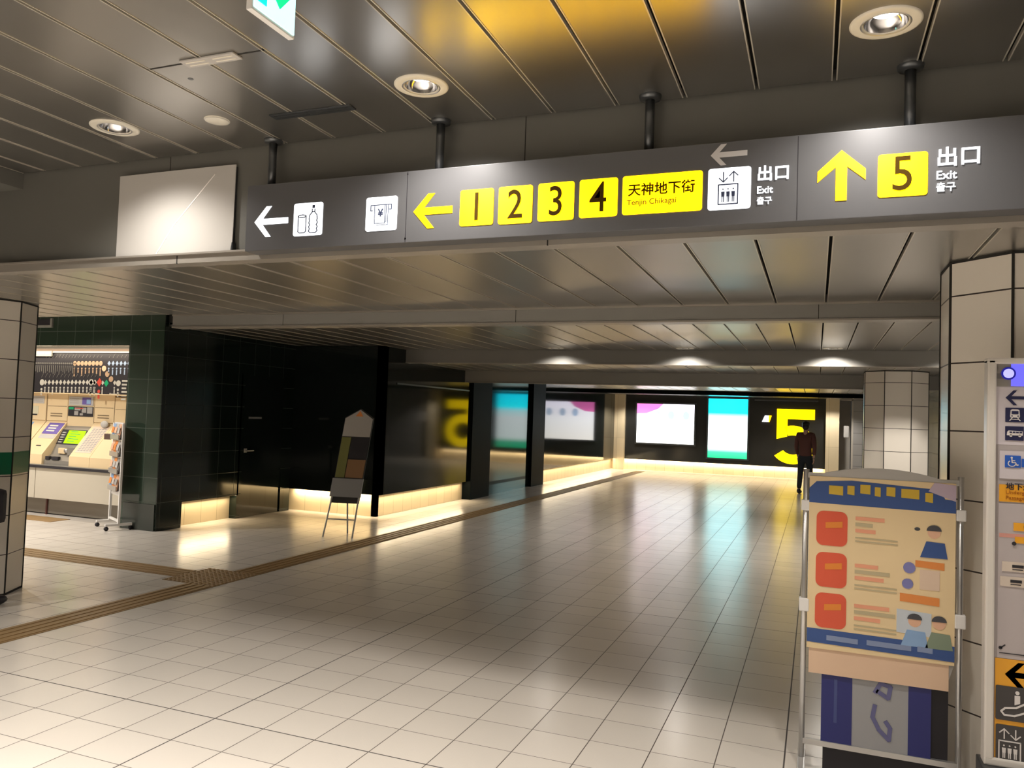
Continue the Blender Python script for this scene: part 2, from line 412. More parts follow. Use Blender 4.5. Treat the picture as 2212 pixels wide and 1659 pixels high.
# ticket hall wall: header over the opening and the pilaster right of it
struct('wall_header', MB().box(-14, -8.25, 7.55, 7.67, 2.33, 2.86), 'green')
struct('wall_ticket', MB().box(-8.25, XA-.012, 7.55, 7.97, 0, 2.86), 'green')
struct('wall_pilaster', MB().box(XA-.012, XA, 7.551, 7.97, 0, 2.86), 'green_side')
struct('baseboard_pilaster', MB().box(-8.20, XA-.02, 7.535, 7.549, .0, .33), mat('plinth_plate', (.045,.052,.045), .3))
b = MB(); b.box(-14, -8.25, 8.2, 8.32, 0, 2.5); b.box(-14, -8.25, 7.67, 8.2, 2.42, 2.5); b.box(-8.25, -8.22, 7.97, 8.2, 0, 2.5)
struct('wall_recess', b, 'tan_wall')

# wall beside the passage, lit plinth under an overhanging dark face
b = MB(); b.box(XA-.12, XA, 7.97, 9.03, .33, 2.7); b.box(XA-.12, XA, 9.03, YB+.12, 2.05, 2.7); b.box(XA-.12, XA, 9.97, YB, 0.0, 2.05); b.box(XA-.12, XA, 9.0, 9.08, 0, 2.05)
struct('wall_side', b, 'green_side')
struct('baseboard_side', MB().box(XA-.2, XA-.12, 7.97, 9.0, 0, .36), 'cream_side')
area((XA-.055, 8.48, .325), 6, .03, .95, (0, -.5, 0))
b = MB(); b.box(XA-.09, XA-.02, 9.08, 9.97, 0, 2.05)
d = tag(b.build('door_1', 'dark'), kind='structure')
MB().box(XA-.02, XA-.012, 9.2, 9.48, 1.42, 1.45).build('name_plate', 'alu', d)
hb = MB().box(XA-.02, XA-.012, 9.13, 9.19, .93, .99); hb.tube((XA-.012, 9.15, .96), (XA+.04, 9.15, .96), .01); hb.tube((XA+.04, 9.15, .96), (XA+.04, 9.27, .96), .009)
hb.build('door_handle', 'alu', d)
b = MB(); b.box(XA-.12, XC, YB, YB+.12, .34, 2.7)
struct('wall_front', b, 'dark')
struct('baseboard_front', MB().box(XA-.12, XC-.12, YB+.12, YB+.2, 0, .4), 'cream')
area(((XA+XC)/2, YB+.055, .33), 9, 1.55, .03, (.5, 0, 0))
def side_panel(y0, y1, z0):
    return MB().box(XC-.12, XC, y0, y1, z0, 2.7)
b = side_panel(YB, 13.4, .34); b.box(XC-.12, XC, 17.6, YE, .34, 2.7); b.box(XC-.12, XC-.02, 14.3, 16.75, 0, 2.7)
struct('wall_glossy', b, 'dark')
b = MB(); b.box(XC-.2, XC-.12, YB+.12, 13.4, 0, .4); b.box(XC-.2, XC-.12, 17.6, YE, 0, .4)
struct('baseboard_glossy', b, 'cream_side')
area((XC-.055, 11.8, .33), 16, .03, 3.0, (0, -.5, 0)); area((XC-.055, 21.2, .33), 36, .03, 7.0, (0, -.5, 0))
struct('trim_7', MB().box(XC-.15, XC+.05, 13.4, 14.3, 0, 2.7), 'black')
struct('trim_8', MB().box(XC-.15, XC+.05, 16.75, 17.6, 0, 2.7), 'black')
struct('trim_9', MB().box(XC-.02, XC+.012, 10.6, 13.3, 2.02, 2.045), 'steel')
# far wall
b = MB(); b.box(XC, .26, YE, YE+.12, .34, 2.6)
M['dark_lit'] = mat('dark_panel_lit', (.03,.03,.028), .12)  # dark panel with its colour raised to stand for light on the far wall
struct('wall_far', b, 'dark_lit')
struct('baseboard_far', MB().box(XC-.2, .26, YE+.12, YE+.2, 0, .4), 'cream')
area((-2.9, YE+.055, .33), 34, 6.2, .03, (.5, 0, 0))
struct('trim_10', MB().box(XC, -5.72, YE-.16, YE-.001, 0, 2.45), 'cream')
struct('trim_11', MB().box(.26, .62, YE-.3, YE+.2, 0, 2.45), 'cream')
b = MB(); b.box(.62, .95, YE+.5, YE+.6, 0, 2.5); b.box(.95, 1.0, YE-.1, YE+.02, 0, 2.45); b.box(.62, 1.0, YE-.1, YE+.02, 2.36, 2.45)
struct('door_2', b, 'tan_wall')
struct('wall_beyond', MB().box(1.0, XR, YE-.12, YE+.02, 0, 2.5), 'greywall')
struct('trim_12', MB().box(-1.75, .05, YE-.10, YE-.06, 2.30, 2.34), 'steel')

# ---------------------------------------------------------------- downlights
def downlight(x, y, z, label, watts, group, cone=(2.45, 1.0)):
    t = thing('downlight', label, 'ceiling light', (x, y, z), 0, group)
    b = MB(); b.smooth = True
    b.lathe([(.071,z+.014), (.074,z-.004), (.085,z-.007), (.110,z-.007), (.119,z-.003), (.119,z+.004)], x, y); b.build('trim_ring', 'offwhite', t)
    b = MB(); b.smooth = True; b.lathe([(.078,z-.0075), (.080,z-.0085), (.0825,z-.0085), (.084,z-.0072)], x, y); b.build('inner_ring', 'alu', t)
    b = MB(); b.smooth = True; b.lathe([(.071,z-.004), (.068,z+.008), (.060,z+.024), (.048,z+.036)], x, y); b.build('reflector', 'silver', t)
    b = MB(); b.smooth = True; b.lathe([(.001,z+.024), (.025,z+.027), (.048,z+.037)], x, y); b.build('lamp', 'lamp', t)
    spot((x, y, z-.012), watts, *cone)
    return t
G1 = 'recessed downlights in the high front ceiling'
for x, lab in ((-3.477*1, 'small looking round downlight above the blank white panel, farthest left in the high ceiling'), (-1.639, 'round downlight in the ceiling above the yellow exit numbers one and two'), (.204, 'round downlight nearest the right edge, above the yellow up arrow')):
    downlight(x if x > -3 else -3.44, 2.98, Z1, lab, SPOT_W*(1.6 if x < -3 else 2.2 if x < 0 else 1.6), G1)
for y in (1.1, -.8, -2.8):
    for x in (-3.44, -1.639, .204, 2.05):
        spot((x, y, Z1-.012), SPOT_W*(8.5 if x < 0 else 2.9), 2.1, 1.0)
spot((2.05, 2.98, Z1-.012), SPOT_W*2.0, 2.45, 1.0)
for x, lab in ((-3.48, 'far downlight before the second beam, leftmost of the row of three'), (-1.66, 'far downlight before the second beam, middle of the row of three'), (.18, 'far downlight before the second beam, nearest the right columns')):
    downlight(x, 10.57, Z3, lab, SPOT_W*{-3.48:.6,-1.66:.9,.18:1.5}[x], 'downlights under the far ceiling', (2.6, .5))
spot((1.95, 10.57, Z3-.012), SPOT_W*4, 2.8, .3)  # no fixture here: added to brighten the distant column
for x in (-3.48, -1.66, .18): spot((x, 16.5, Z4-.012), SPOT_W*(.7 if x < -1 else 1.4), 2.75, .3); spot((x, 22.0, Z4-.012), SPOT_W*.7)
spot((-5.2, 23.9, Z4-.02), 150, 2.4, .5); spot((.4, 23.7, Z4-.02), 130, 2.4, .5)  # added spots without fixtures, to light the two cream pillars
for x, y in ((-12, 1.8), (-9.5, 1.8), (-6.2, 1.8), (-12, 4.6), (-9.6, 4.6), (-9.2, 6.0), (-11, 6.0)):  # unseen hall lamps; the rightmost one placed to brighten the left column
    spot((x, y, 2.83 if y > 5.4 else Z2-.012 if y > YF else 2.92), SPOT_W*(4.8 if x < -7 else 3.6), 2.6 if x < -7 else 2.1, .6)

# ceiling speaker, slot covers, hole
b = MB(); b.smooth = True; b.lathe([(.001,Z1-.006), (.055,Z1-.006), (.062,Z1-.003), (.062,Z1+.003)], -2.83, 3.05)
sp_ = thing('ceiling_speaker', 'small plain cream disc in the ceiling right of the leftmost downlight', 'ceiling speaker', (-2.83, 3.05, Z1))
b.build('cover', 'offwhite', sp_); b = MB(); b.lathe([(.0565,Z1-.0066), (.059,Z1-.0066)], -2.83, 3.05); b.build('rim', 'alu', sp_)
def slot_cover(x0, x1, y, lab, m, cat='vent cover'):
    t = thing('slot_cover', lab, cat, ((x0+x1)/2, y, Z1))
    MB().bbox(x0, x1, y-.03, y+.03, Z1-.008, Z1-.0005, .002).build('plate', m, t)
    b = MB()
    for s in (-1, 1):
        b.box(x0+.02, (x0+x1)/2-.02, y+s*.012-.004, y+s*.012+.004, Z1-.0095, Z1-.0078); b.box((x0+x1)/2+.02, x1-.02, y+s*.012-.004, y+s*.012+.004, Z1-.0095, Z1-.0078)
    b.build('slot', 'offwhite' if m == 'paper' else 'steel', t)
slot_cover(-2.50, -2.22, 2.49, 'whitish slotted cover plate across the ceiling joint below the green sign', 'paper')
slot_cover(-2.52, -2.06, 3.09, 'grey slotted cover plate in the ceiling behind the disc speaker', 'steel')
struct('trim_13', MB().box(-2.70, -2.09, 2.486, 2.494, Z1-.0012, Z1+.01), 'void')
tag(MB().lathe([(.001,Z1-.001), (.012,Z1-.001), (.012,Z1+.002)], -2.59, 2.62).build('sensor_hole', 'steel'), 'tiny dark round hole in the ceiling left of the whitish cover plate', 'sensor')

# ---------------------------------------------------------------- hanging direction sign
sx0, sx1, sz0, sz1 = -2.833, 1.35, 2.418, 2.768
t = thing('direction_sign', 'long charcoal hanging direction sign with lit yellow exit numbers and arrows', 'sign', (-.74, 3.36, sz0))
MB().bbox(sx0, sx1, YS, YS+.10, sz0, sz1, .003).build('cabinet', 'sign', t)
b = MB()
for x in (AY(880,400,YS)[0], AY(1723,380,YS)[0]): b.box(x-.0015, x+.0015, YS-.0008, YS+.002, sz0+.004, sz1-.004)
b.build('panel_seam', 'ink', t)
b = MB()
for x in (AY(880,400,YS)[0],):
    for z in (sz0+.02, sz1-.015): b.disc(x, z, .004, YS-.002, .002, 10)
b.disc(AY(880,400,YS)[0]+.0, sz0+.02, .004, YS-.002, .002, 10); b.build('screw', 'ink', t)
for x in (-2.737, -1.737, -.708, .322):
    hb = MB(); hb.smooth = True; hb.tube((x, 3.372, sz1-.01), (x, 3.372, Z1), .021, 20); h = hb.build('hanger', 'steel', t)
    fb = MB(); fb.smooth = True; fb.lathe([(.021,Z1-.02), (.046,Z1-.016), (.05,Z1-.001), (.05,Z1)], x, 3.372, 24); fb.build('flange', 'steel', h)
yf = YS-.003
def arrow_pts(cx, cz, L, Hh, w, dirn):
    "bold arrow with open swept barbs; L along the shaft, Hh across; dirn 0 left, 1 up, 2 down, 3 right"
    h = Hh/2; bl = h
    pts = [(-L/2, 0), (-L/2+bl*.92, h), (-L/2+bl*.92+w*1.05, h), (-L/2+w*1.35+bl*.12, w/2), (L/2, w/2), (L/2, -w/2), (-L/2+w*1.35+bl*.12, -w/2), (-L/2+bl*.92+w*1.05, -h), (-L/2+bl*.92, -h)]
    f = {0: lambda p: (cx+p[0], cz+p[1]), 1: lambda p: (cx-p[1], cz-p[0]), 2: lambda p: (cx+p[1], cz+p[0]), 3: lambda p: (cx-p[0], cz+p[1])}[dirn]
    return [f(p) for p in pts]
def arrow(uv0, uv1, name, m, dirn, wr, parent=t):
    "between two photo corners (left-top, right-bottom) on the sign face"
    x0, za = AY(*uv0, YS); x1, zb = AY(*uv1, YS)
    cx, cz, w_, h_ = (x0+x1)/2, (za+zb)/2, abs(x1-x0), abs(za-zb)
    p = arrow_pts(cx, cz, w_, h_, wr, dirn) if dirn in (0, 3) else arrow_pts(cx, cz, h_, w_, wr, dirn)
    return MB().plate(p, yf, .004).build(name, m, parent)
def panel(u0, u1, vt, vb, name, m, r=.012):
    uc = (u0+u1)/2; x0 = AY(u0, (vt+vb)/2, YS)[0]; x1 = AY(u1, (vt+vb)/2, YS)[0]; za = AY(uc, vt, YS)[1]; zb = AY(uc, vb, YS)[1]
    o = MB().plate(rrect(x0, x1, zb, za, r), yf, .004).build(name, m, t)
    return o, x0, x1, zb, za
arrow((552,448), (621,509), 'white_arrow', 'white_lit', 0, .031)
o, x0, x1, z0, z1 = panel(635, 697, 438.5, 509, 'recycling_pictogram', 'white_lit')
w_, h_ = x1-x0, z1-z0; q = lambda a, c: (x0+a*w_, z0+c*h_)
b = MB(); lw = .0046
b.path([q(.17,.13), q(.17,.60)], yf-.002, lw); b.path([q(.44,.13), q(.44,.60)], yf-.002, lw)
b.path([q(.17,.13), q(.22,.09), q(.39,.09), q(.44,.13)], yf-.002, lw)
b.ring([(q(.305,.60)[0]+.135*w_*math.cos(a*PI/8), q(.305,.6)[1]+.04*h_*math.sin(a*PI/8)) for a in range(16)], yf-.002, lw)
bt = [(.66,.72),(.57,.62),(.55,.5),(.57,.45),(.54,.38),(.58,.32),(.54,.26),(.57,.2),(.54,.13),(.60,.08)]
L_ = [q(*p) for p in bt]; R_ = [q(1.38-p[0], p[1]) for p in bt]
b.path(L_, yf-.002, lw); b.path(R_, yf-.002, lw); b.bar(L_[-1], R_[-1], yf-.002, lw); b.bar(L_[0], R_[0], yf-.002, lw)
b.path([q(.645,.72), q(.645,.80)], yf-.002, lw); b.path([q(.735,.72), q(.735,.80)], yf-.002, lw); b.plate([q(.65,.83), q(.73,.83), q(.73,.92), q(.65,.92)], yf-.002)
b.build('can_and_bottle_outline', 'blueprint', o)
o, x0, x1, z0, z1 = panel(791, 858, 425.5, 498.5, 'cash_machine_pictogram', 'white_lit')
w_, h_ = x1-x0, z1-z0; q = lambda a, c: (x0+a*w_, z0+c*h_)
b = MB(); b.path([q(.22,.60), q(.16,.60), q(.16,.76), q(.82,.76), q(.82,.62), q(.75,.62)], yf-.002, .004)
b.path([q(.29,.74), q(.29,.22), q(.62,.22), q(.62,.74)], yf-.002, .0032); b.path([q(.64,.26), q(.66,.26), q(.66,.74)], yf-.002, .0028); b.path([q(.36,.17), q(.72,.17), q(.72,.74)], yf-.002, .0028)
b.build('banknote_outline', 'blueprint', o)
text('yen_mark', '\u00a5', .052, 'blueprint', (x0+x1)/2-.004, z0+.42*h_, yf-.001, o, 'CENTER', .001)
arrow((895,421), (976,490), 'yellow_arrow', 'yellow_lit', 0, .034)
for s, u0, u1, vt, vb in (('1',994,1066,409,487), ('2',1077,1150,402,483), ('3',1162.5,1240,394.5,476.5), ('4',1252,1334,386.5,469)):
    o, x0, x1, z0, z1 = panel(u0, u1, vt, vb, 'exit_number_panel', 'yellow_lit')
    text('numeral', s, .19, 'brown_lit', (x0+x1)/2, z0+.145*(z1-z0)*1, yf-.001, o, 'CENTER', .0006, sx=.86)
o, x0, x1, z0, z1 = panel(1345, 1517, 375, 459.5, 'underground_street_panel', 'yellow_lit')
text('japanese_name', '\u5929\u795e\u5730\u4e0b\u8857', .0575, 'brown_lit', (x0+x1)/2-.003, z0+.50*(z1-z0), yf-.001, o, 'CENTER', .0010)
text('english_name', 'Tenjin Chikagai', .034, 'olive_lit', x0+.02, z0+.24*(z1-z0), yf-.001, o, 'LEFT', .0004, sx=1.02)
arrow((1536,314), (1614,353), 'grey_arrow', 'grey_arrow', 0, .022)
o, x0, x1, z0, z1 = panel(1529.5, 1622, 362.5, 452.5, 'elevator_pictogram', 'white_lit')
def lift_icon(o, x0, x1, z0, z1, y, m, first_down=True, heads=True, full=True):
    w_, h_ = x1-x0, z1-z0; q = lambda a, c: (x0+a*w_, z0+c*h_); b = MB(); lw = .028*w_
    b.ring([q(.25,.13), q(.70,.13), q(.70,.60), q(.25,.60)], y, lw)
    for cx, up in ((.36, not first_down), (.60, first_down)):
        za, zc = (.66, .90) if up else (.90, .66); s = -1 if up else 1
        b.path([q(cx, za), q(cx, zc)], y, lw*.9); b.path([q(cx-.10, zc+s*.10), q(cx, zc), q(cx+.10, zc+s*.10)], y, lw*.9)
    for cx in (.355, .475, .595):
        b.disc(*q(cx,.49), .018*w_, y, .002, 12); b.plate([q(cx-.042,.43), q(cx+.042,.43), q(cx+.036,.31), q(cx-.036,.31)], y)
        b.plate([q(cx-.03,.31), q(cx-.006,.31), q(cx-.008,.18), q(cx-.028,.18)], y); b.plate([q(cx+.006,.31), q(cx+.03,.31), q(cx+.028,.18), q(cx+.008,.18)], y)
    return b.build('lift_symbol', m, o)
lift_icon(o, x0, x1, z0, z1, yf-.002, 'blueprint')
def exit_words(u, vj, ve, vk, k):
    x, z = AY(u, vj, YS); text('japanese_exit', '\u51fa\u53e3', .067*k, 'white_lit', x, z, yf, t, 'LEFT', .0014)
    k = min(k, 1.08); x, z = AY(u, ve, YS); text('english_exit', 'Exit', .042*k, 'white_lit', x, z, yf, t, 'LEFT', .0005)
    x, z = AY(u, vk, YS); text('korean_exit', '\ucd9c\uad6c', .034*k, 'white_lit', x, z, yf, t, 'LEFT', .0004)
exit_words(1634, 389, 418.5, 441, .98)
arrow((1767,329), (1869,430), 'yellow_arrow', 'yellow_lit', 1, .041)
o, x0, x1, z0, z1 = panel(1896, 2004, 331, 424, 'exit_number_panel', 'yellow_lit')
text('numeral', '5', .192, 'brown_lit', (x0+x1)/2, z0+.145*(z1-z0), yf-.001, o, 'CENTER', 0, sx=.9)
exit_words(2021, 357, 388, 413, 1.15)

# blank white panel on the fascia
t = thing('white_board', 'blank white sheet panel fixed to the fascia left of the hanging sign', 'panel', (-3.45, YF-.02, 2.43))
b = MB(); xs = (-3.876, -3.019); zs = (2.437, 2.937)
n = 10
vv = []
for j in range(n+1):
    for i in range(n+1):
        u_, w_ = i/n, j/n
        x = xs[0]+(xs[1]-xs[0])*u_; z = zs[0]+(zs[1]-zs[0])*w_
        y = YF-.025-.004*math.sin(PI*u_)-.012*max(0, (u_-.85))*6*max(0, .3-w_)
        vv.append((x, y, z))
nn = len(vv); vv += [(p[0], p[1]+.004, p[2]) for p in vv[:nn]]
ff = []
for j in range(n):
    for i in range(n):
        a = j*(n+1)+i; ff += [[a, a+1, a+n+2, a+n+1], [nn+a+n+1, nn+a+n+2, nn+a+1, nn+a]]
b.add(vv, ff); b.build('sheet', 'paper', t)
MB().box(xs[0]+.01, xs[1]-.006, YF-.018, YF, zs[0]+.012, zs[1]-.01).build('backing', 'steel', t)
MB().plate([(-3.03,2.425), (-3.012,2.425), (-3.014,2.50), (-3.02,2.50)], YF-.03, .03).build('corner_clip', 'steel', t)
b = MB()
b.bar((-3.16, 2.89), (-3.44, 2.62), YF-.0302, .006, .0012); b.bar((-3.44, 2.62), (-3.56, 2.46), YF-.0302, .006, .0012)
b.build('crease', mat('crease_white', (.9,.86,.83), .5), t)

# hanging emergency exit sign (only its lower part is in the frame), faces right
ex = -1.53; ya, yb, zb = 1.770, 1.954, 2.752
t = thing('exit_sign', 'lit green and white emergency exit sign hanging at the top edge', 'sign', (ex, 1.86, zb))
MB().bbox(ex-.022, ex-.001, ya-.006, yb+.006, zb-.010, zb+.20, .003).build('casing', 'white', t)
fc = MB().box(ex-.001, ex+.003, ya, yb, zb, zb+.19).build('lit_face', 'cyan_lit', t)
L_ = yb-ya
def gl(pts, nm, m): 
    b = MB(); b.add([(ex+.006, ya+p[0]*L_, zb+p[1]*.19) for p in pts]+[(ex+.003, ya+p[0]*L_, zb+p[1]*.19) for p in pts], [list(range(len(pts)))]+[[i, len(pts)+i, len(pts)+(i+1)%len(pts), (i+1)%len(pts)] for i in range(len(pts))]); return b.build(nm, m, fc)
gl([(.40,.42), (.60,.24), (.93,.62), (.93,.9), (.55,.9), (.40,.55)], 'green_runner_shape', 'green_lit')
gl([(.05,.12), (.27,.12), (.27,.9), (.05,.9)], 'doorway_shape', 'cyan_ink')
MB().tube((ex-.011, (ya+yb)/2, zb+.195), (ex-.011, (ya+yb)/2, Z1), .012).build('hanger', 'white', t)

# ---------------------------------------------------------------- tiled columns
M['coltile'] = mat('column_tiles', (.72,.665,.585), .28); 
def _coltile():
    m = M['coltile']; N, L, b = nodes(m); tc = N.new('ShaderNodeTexCoord'); sp = N.new('ShaderNodeSeparateXYZ'); L.new(tc.outputs['Object'], sp.inputs[0])
    g = grid_line(N, L, sp.outputs[2], .317, .0, .007)
    mx = N.new('ShaderNodeMix'); mx.data_type = 'RGBA'; L.new(g, mx.inputs[0]); mx.inputs[6].default_value = (.72,.665,.585,1); mx.inputs[7].default_value = (.03,.02,.015,1); L.new(mx.outputs[2], b.inputs['Base Color'])
    sx = math_(N, L, 'SINE', math_(N, L, 'MULTIPLY', sp.outputs[2], 2*PI/.02)); 
    bp = N.new('ShaderNodeBump'); bp.inputs['Strength'].default_value = .25; bp.inputs['Distance'].default_value = .003
    L.new(math_(N, L, 'SUBTRACT', math_(N, L, 'MULTIPLY', sx, .04), g), bp.inputs['Height']); L.new(bp.outputs[0], b.inputs['Normal'])
_coltile()
def column(cx, cy, side, rot, ztop, label, zoff, band=None):
    R_ = side/2/math.sin(PI/8)
    pts = [(cx+R_*math.cos(rot+PI/8+i*PI/4), cy+R_*math.sin(rot+PI/8+i*PI/4)) for i in range(8)]
    t = thing('octagonal_column', label, 'column', (cx, cy, zoff))
    o = MB().prism(pts, .0, ztop).build('tiled_shaft', 'coltile', t)
    b = MB()
    for p in pts: b.box(p[0]-.005, p[0]+.005, p[1]-.005, p[1]+.005, .001, ztop-.002)
    b.build('corner_joint', 'void', t)
    pp = [(cx+(p[0]-cx)*1.004, cy+(p[1]-cy)*1.004) for p in pts]
    MB().prism(pp, 0, .018).build('base_joint', 'void', t); MB().prism(pp, ztop-.012, ztop).build('top_joint', 'void', t)
    if band:
        q_ = [(cx+(p[0]-cx)*1.006, cy+(p[1]-cy)*1.006) for p in pts]
        MB().prism(q_, band[0], band[1]).build('green_band', mat('green_band_film', (.0,.14,.06), .3), t)
    return t
column(.945, 4.335, .30, 0, Z2, 'large pale tiled column at the right behind the map board', .014)
column(1.04, 12.33, .335, 0, Z4, 'distant pale tiled column seen past the near right column', .014)
P1 = Vector((-6.105, 4.487)); nrm = math.radians(30)   # rotated eight-sided column at the left edge
ap = .3/2/math.tan(PI/8); mid = P1 + Vector((math.cos(math.radians(120)), math.sin(math.radians(120))))*.15
cc = mid - Vector((math.cos(nrm), math.sin(nrm)))*ap
column(cc.x, cc.y, .30, math.radians(30), Z2, 'pale tiled column with a green band at the left edge', .014, (.98, 1.16))

# ---------------------------------------------------------------- tactile guide strip
GX0, GX1 = -5.22, -4.92
def guide_bars(x0, x1, y0, y1, along):
    b = MB(); b.box(x0, x1, y0, y1, .0005, .004); n = 4
    for i in range(n):
        if along == 'y':
            w_ = (x1-x0)/n; a = x0+w_*(i+.28); b.bbox(a, a+w_*.44, y0+.01, y1-.01, .003, .0085, .002)
        else:
            w_ = (y1-y0)/n; a = y0+w_*(i+.28); b.bbox(x0+.01, x1-.01, a, a+w_*.44, .003, .0085, .002)
    return b
YJ = (5.55, 6.15)
t = thing('guide_path', 'brown ribbed tactile paving strip crossing the floor from the left foreground', 'tactile paving', (GX0, 5.8, 0))
b = guide_bars(GX0, GX1, -3, YJ[0], 'y'); b2 = guide_bars(GX0, GX1, YJ[1], 24.2, 'y'); b.add(b2.v, b2.f); b.build('ribbed_strip', 'guide', t)
jx0 = GX0-.3
b = MB(); b.box(jx0, GX1, YJ[0], YJ[1], .0005, .004)
for i in range(12):
    for j in range(12):
        x = jx0+.025+.05*i; y = YJ[0]+.025+.05*j; b.lathe([(.016,.004), (.012,.0085), (.0005,.0087)], x, y, 8)
b.build('dotted_junction', 'guide', t)
guide_bars(-11, jx0, YJ[0]+.15, YJ[0]+.45, 'x').build('branch_strip', 'guide', t)
tag(MB().box(-11, -9.3, 7.40, 7.70, .0005, .005).build('guide_pad', 'guide'), 'short brown tactile strip on the floor in front of the ticket counter', 'tactile paving')

# ---------------------------------------------------------------- ticket machines, counter and route map
M['machine'] = noise_col(mat('machine_cream', (.74,.57,.34), .4), 2, .03)
M['machine_dark'] = mat('machine_joint', (.20,.14,.08), .5)
M['machine_grey'] = mat('machine_grey', (.30,.28,.25), .35, .5)
M['counter'] = mat('counter_beige', (.52,.47,.38), .45)
M['toe'] = mat('toe_kick_metal', (.20,.18,.15), .35, .6)
M['screen'] = mat('green_screen', (.2,.4,0), .3, emit=(.50,1.0,.0), strength=.75)
M['purple'] = mat('purple_print', (.14,.10,.36), .5); M['red'] = mat('red_print', (.55,.05,.03), .5); M['orange'] = mat('orange_print', (.75,.26,.06), .5)
M['bluep'] = mat('pale_blue_print', (.25,.40,.65), .5); M['greenp'] = mat('green_print', (.0,.32,.13), .5); M['grey_print'] = mat('grey_print', (.35,.33,.31), .5); M['skinp'] = mat('peach_print', (.75,.45,.30), .5)
YP, YFt, ZB, ZF = 8.15, 7.79, 1.30, .835
def bx(u): return AY(u, 890, YP)[0]
t = thing('ticket_counter', 'long beige counter with dark edge under the ticket machines', 'counter', (-9.5, 7.8, 0))
MB().bbox(-13, -8.26, 7.74, 8.19, .66, .70, .006).build('worktop', 'machine_grey', t)
MB().box(-13, -8.262, 7.735, 7.745, .655, .69).build('dark_edge', 'ink', t)
xj = AY(75, 1050, 7.77)[0]
b = MB(); b.box(-13, xj-.006, 7.77, 8.18, .235, .66); b.box(xj+.006, -8.262, 7.77, 8.18, .235, .66); b.build('front_panel', 'counter', t)
MB().box(-13, -8.264, 7.90, 8.17, .015, .235).build('toe_kick', 'toe', t)
MB().box(AY(100,1100,7.89)[0]-.012, AY(100,1100,7.89)[0]+.012, 7.885, 7.91, 0, .235).build('support', mat('dark_red_post', (.08,.02,.015), .4), t)
def sloped(x0, x1, inset=0, lift=0.0, m='machine', name='console', par=None):
    b = MB(); b.xprism([(YFt, .70), (YFt, ZF), (YP+.02, ZB), (YP+.02, .70)], x0, x1); return b.build(name, m, par)
def slope_quad(x0, x1, a, c, name, m, par, off=.004):
    "thin sheet lying on the sloped console between fractions a (low) and c (high)"
    P = lambda k: (YFt+(YP-YFt)*k, ZF+(ZB-ZF)*k*(YP-YFt)/(YP+.02-YFt)*1.0+off)
    (ya, za), (yc, zc) = P(a), P(c)
    b = MB(); b.xprism([(ya, za), (yc, zc), (yc+.003, zc-.004), (ya+.003, za-.004)], x0, x1); return b.build(name, m, par)
# middle machine
xs_ = [bx(u) for u in (101, 146, 203, 247, 300)]
t = thing('ticket_machine', 'cream ticket machine with the bright green screen, beside the pamphlet rack', 'ticket machine', (sum(xs_[:4])/4, 7.95, .70))
sloped(xs_[0], xs_[1]-.004, par=t); sloped(xs_[2]+.004, xs_[3]-.004, par=t)
b = MB(); b.xprism([(YFt+.03, .70), (YFt+.03, .76), (YFt+.14, .84), (YP-.06, ZB-.13), (YP+.02, ZB-.05), (YP+.02, .70)], xs_[1], xs_[2]); b.build('operating_bay', 'machine_grey', t)
fb = MB(); fb.box(xs_[0], xs_[1]-.004, YP, YP+.04, ZB, 1.685); fb.box(xs_[2]+.004, xs_[3]-.004, YP, YP+.04, ZB, 1.685); fb.box(xs_[1], xs_[2], YP+.005, YP+.04, ZB-.1, 1.685); up = fb.build('upper_panel', 'machine', t)
b = MB()
for x0, x1 in ((xs_[0], xs_[1]), (xs_[2], xs_[3])):
    w_ = x1-x0
    b.box(x0+.02, x1-.02, YP-.002, YP, 1.505, 1.512); b.box(x0+.002, x0+.01, YP-.002, YP, ZB, 1.66)
    for z in (1.36, 1.395): b.box(x0+.2*w_, x1-.25*w_, YP-.004, YP, z, z+.014)
b.build('slot', 'machine_dark', up)
w_ = xs_[2]-xs_[1]
b = MB().box(xs_[1]+.02, xs_[2]-.02, YP-.004, YP+.005, 1.53, 1.655).build('instruction_board', 'paper', t)
q = MB()
for z in (1.62, 1.59, 1.56): q.box(xs_[1]+.04, xs_[1]+.42*w_, YP-.0055, YP-.004, z, z+.008)
q.build('text_line', 'grey_print', b); MB().box(xs_[1]+.55*w_, xs_[1]+.88*w_, YP-.006, YP-.004, 1.545, 1.645).build('notice', 'purple', b)
MB().box(xs_[1]+.72*w_, xs_[1]+.87*w_, YP-.0075, YP-.006, 1.555, 1.62).build('notice_panel', 'bluep', b)
b = MB().box(xs_[1]+.015, xs_[2]-.015, YP-.004, YP+.005, 1.375, 1.515).build('ticket_info_display', 'ink', t)
MB().box(xs_[1]+.03, xs_[1]+.24*w_, YP-.006, YP-.004, 1.47, 1.505).build('green_label', 'greenp', b)
q = MB()
for i, (a, c, z0, z1) in enumerate(((.27,.42,1.39,1.45), (.28,.5,1.46,1.5), (.55,.72,1.43,1.5), (.75,.95,1.42,1.51), (.48,.6,1.39,1.42))): q.box(xs_[1]+a*w_, xs_[1]+c*w_, YP-.006, YP-.004, z0, z1)
q.build('sample_card', 'grey_print', b)
MB().box(xs_[1]+.3*w_, xs_[1]+.6*w_, YP-.007, YP-.006, 1.485, 1.495).build('red_label', 'red', b)
def bay_quad(x0, x1, a, c, name, m, par, off=.004):
    ya, za, yc, zc = YFt+.14, .84, YP-.06, ZB-.13
    y0_, z0_, y1_, z1_ = ya+(yc-ya)*a, za+(zc-za)*a, ya+(yc-ya)*c, za+(zc-za)*c
    b = MB(); b.xprism([(y0_, z0_+off), (y1_, z1_+off), (y1_+.004, z1_-.004), (y0_+.004, z0_-.004)], x0, x1); return b.build(name, m, par)
fr = bay_quad(xs_[1]+.0, xs_[2]-.03, .40, 1.02, 'screen_surround', 'ink', t, .006)
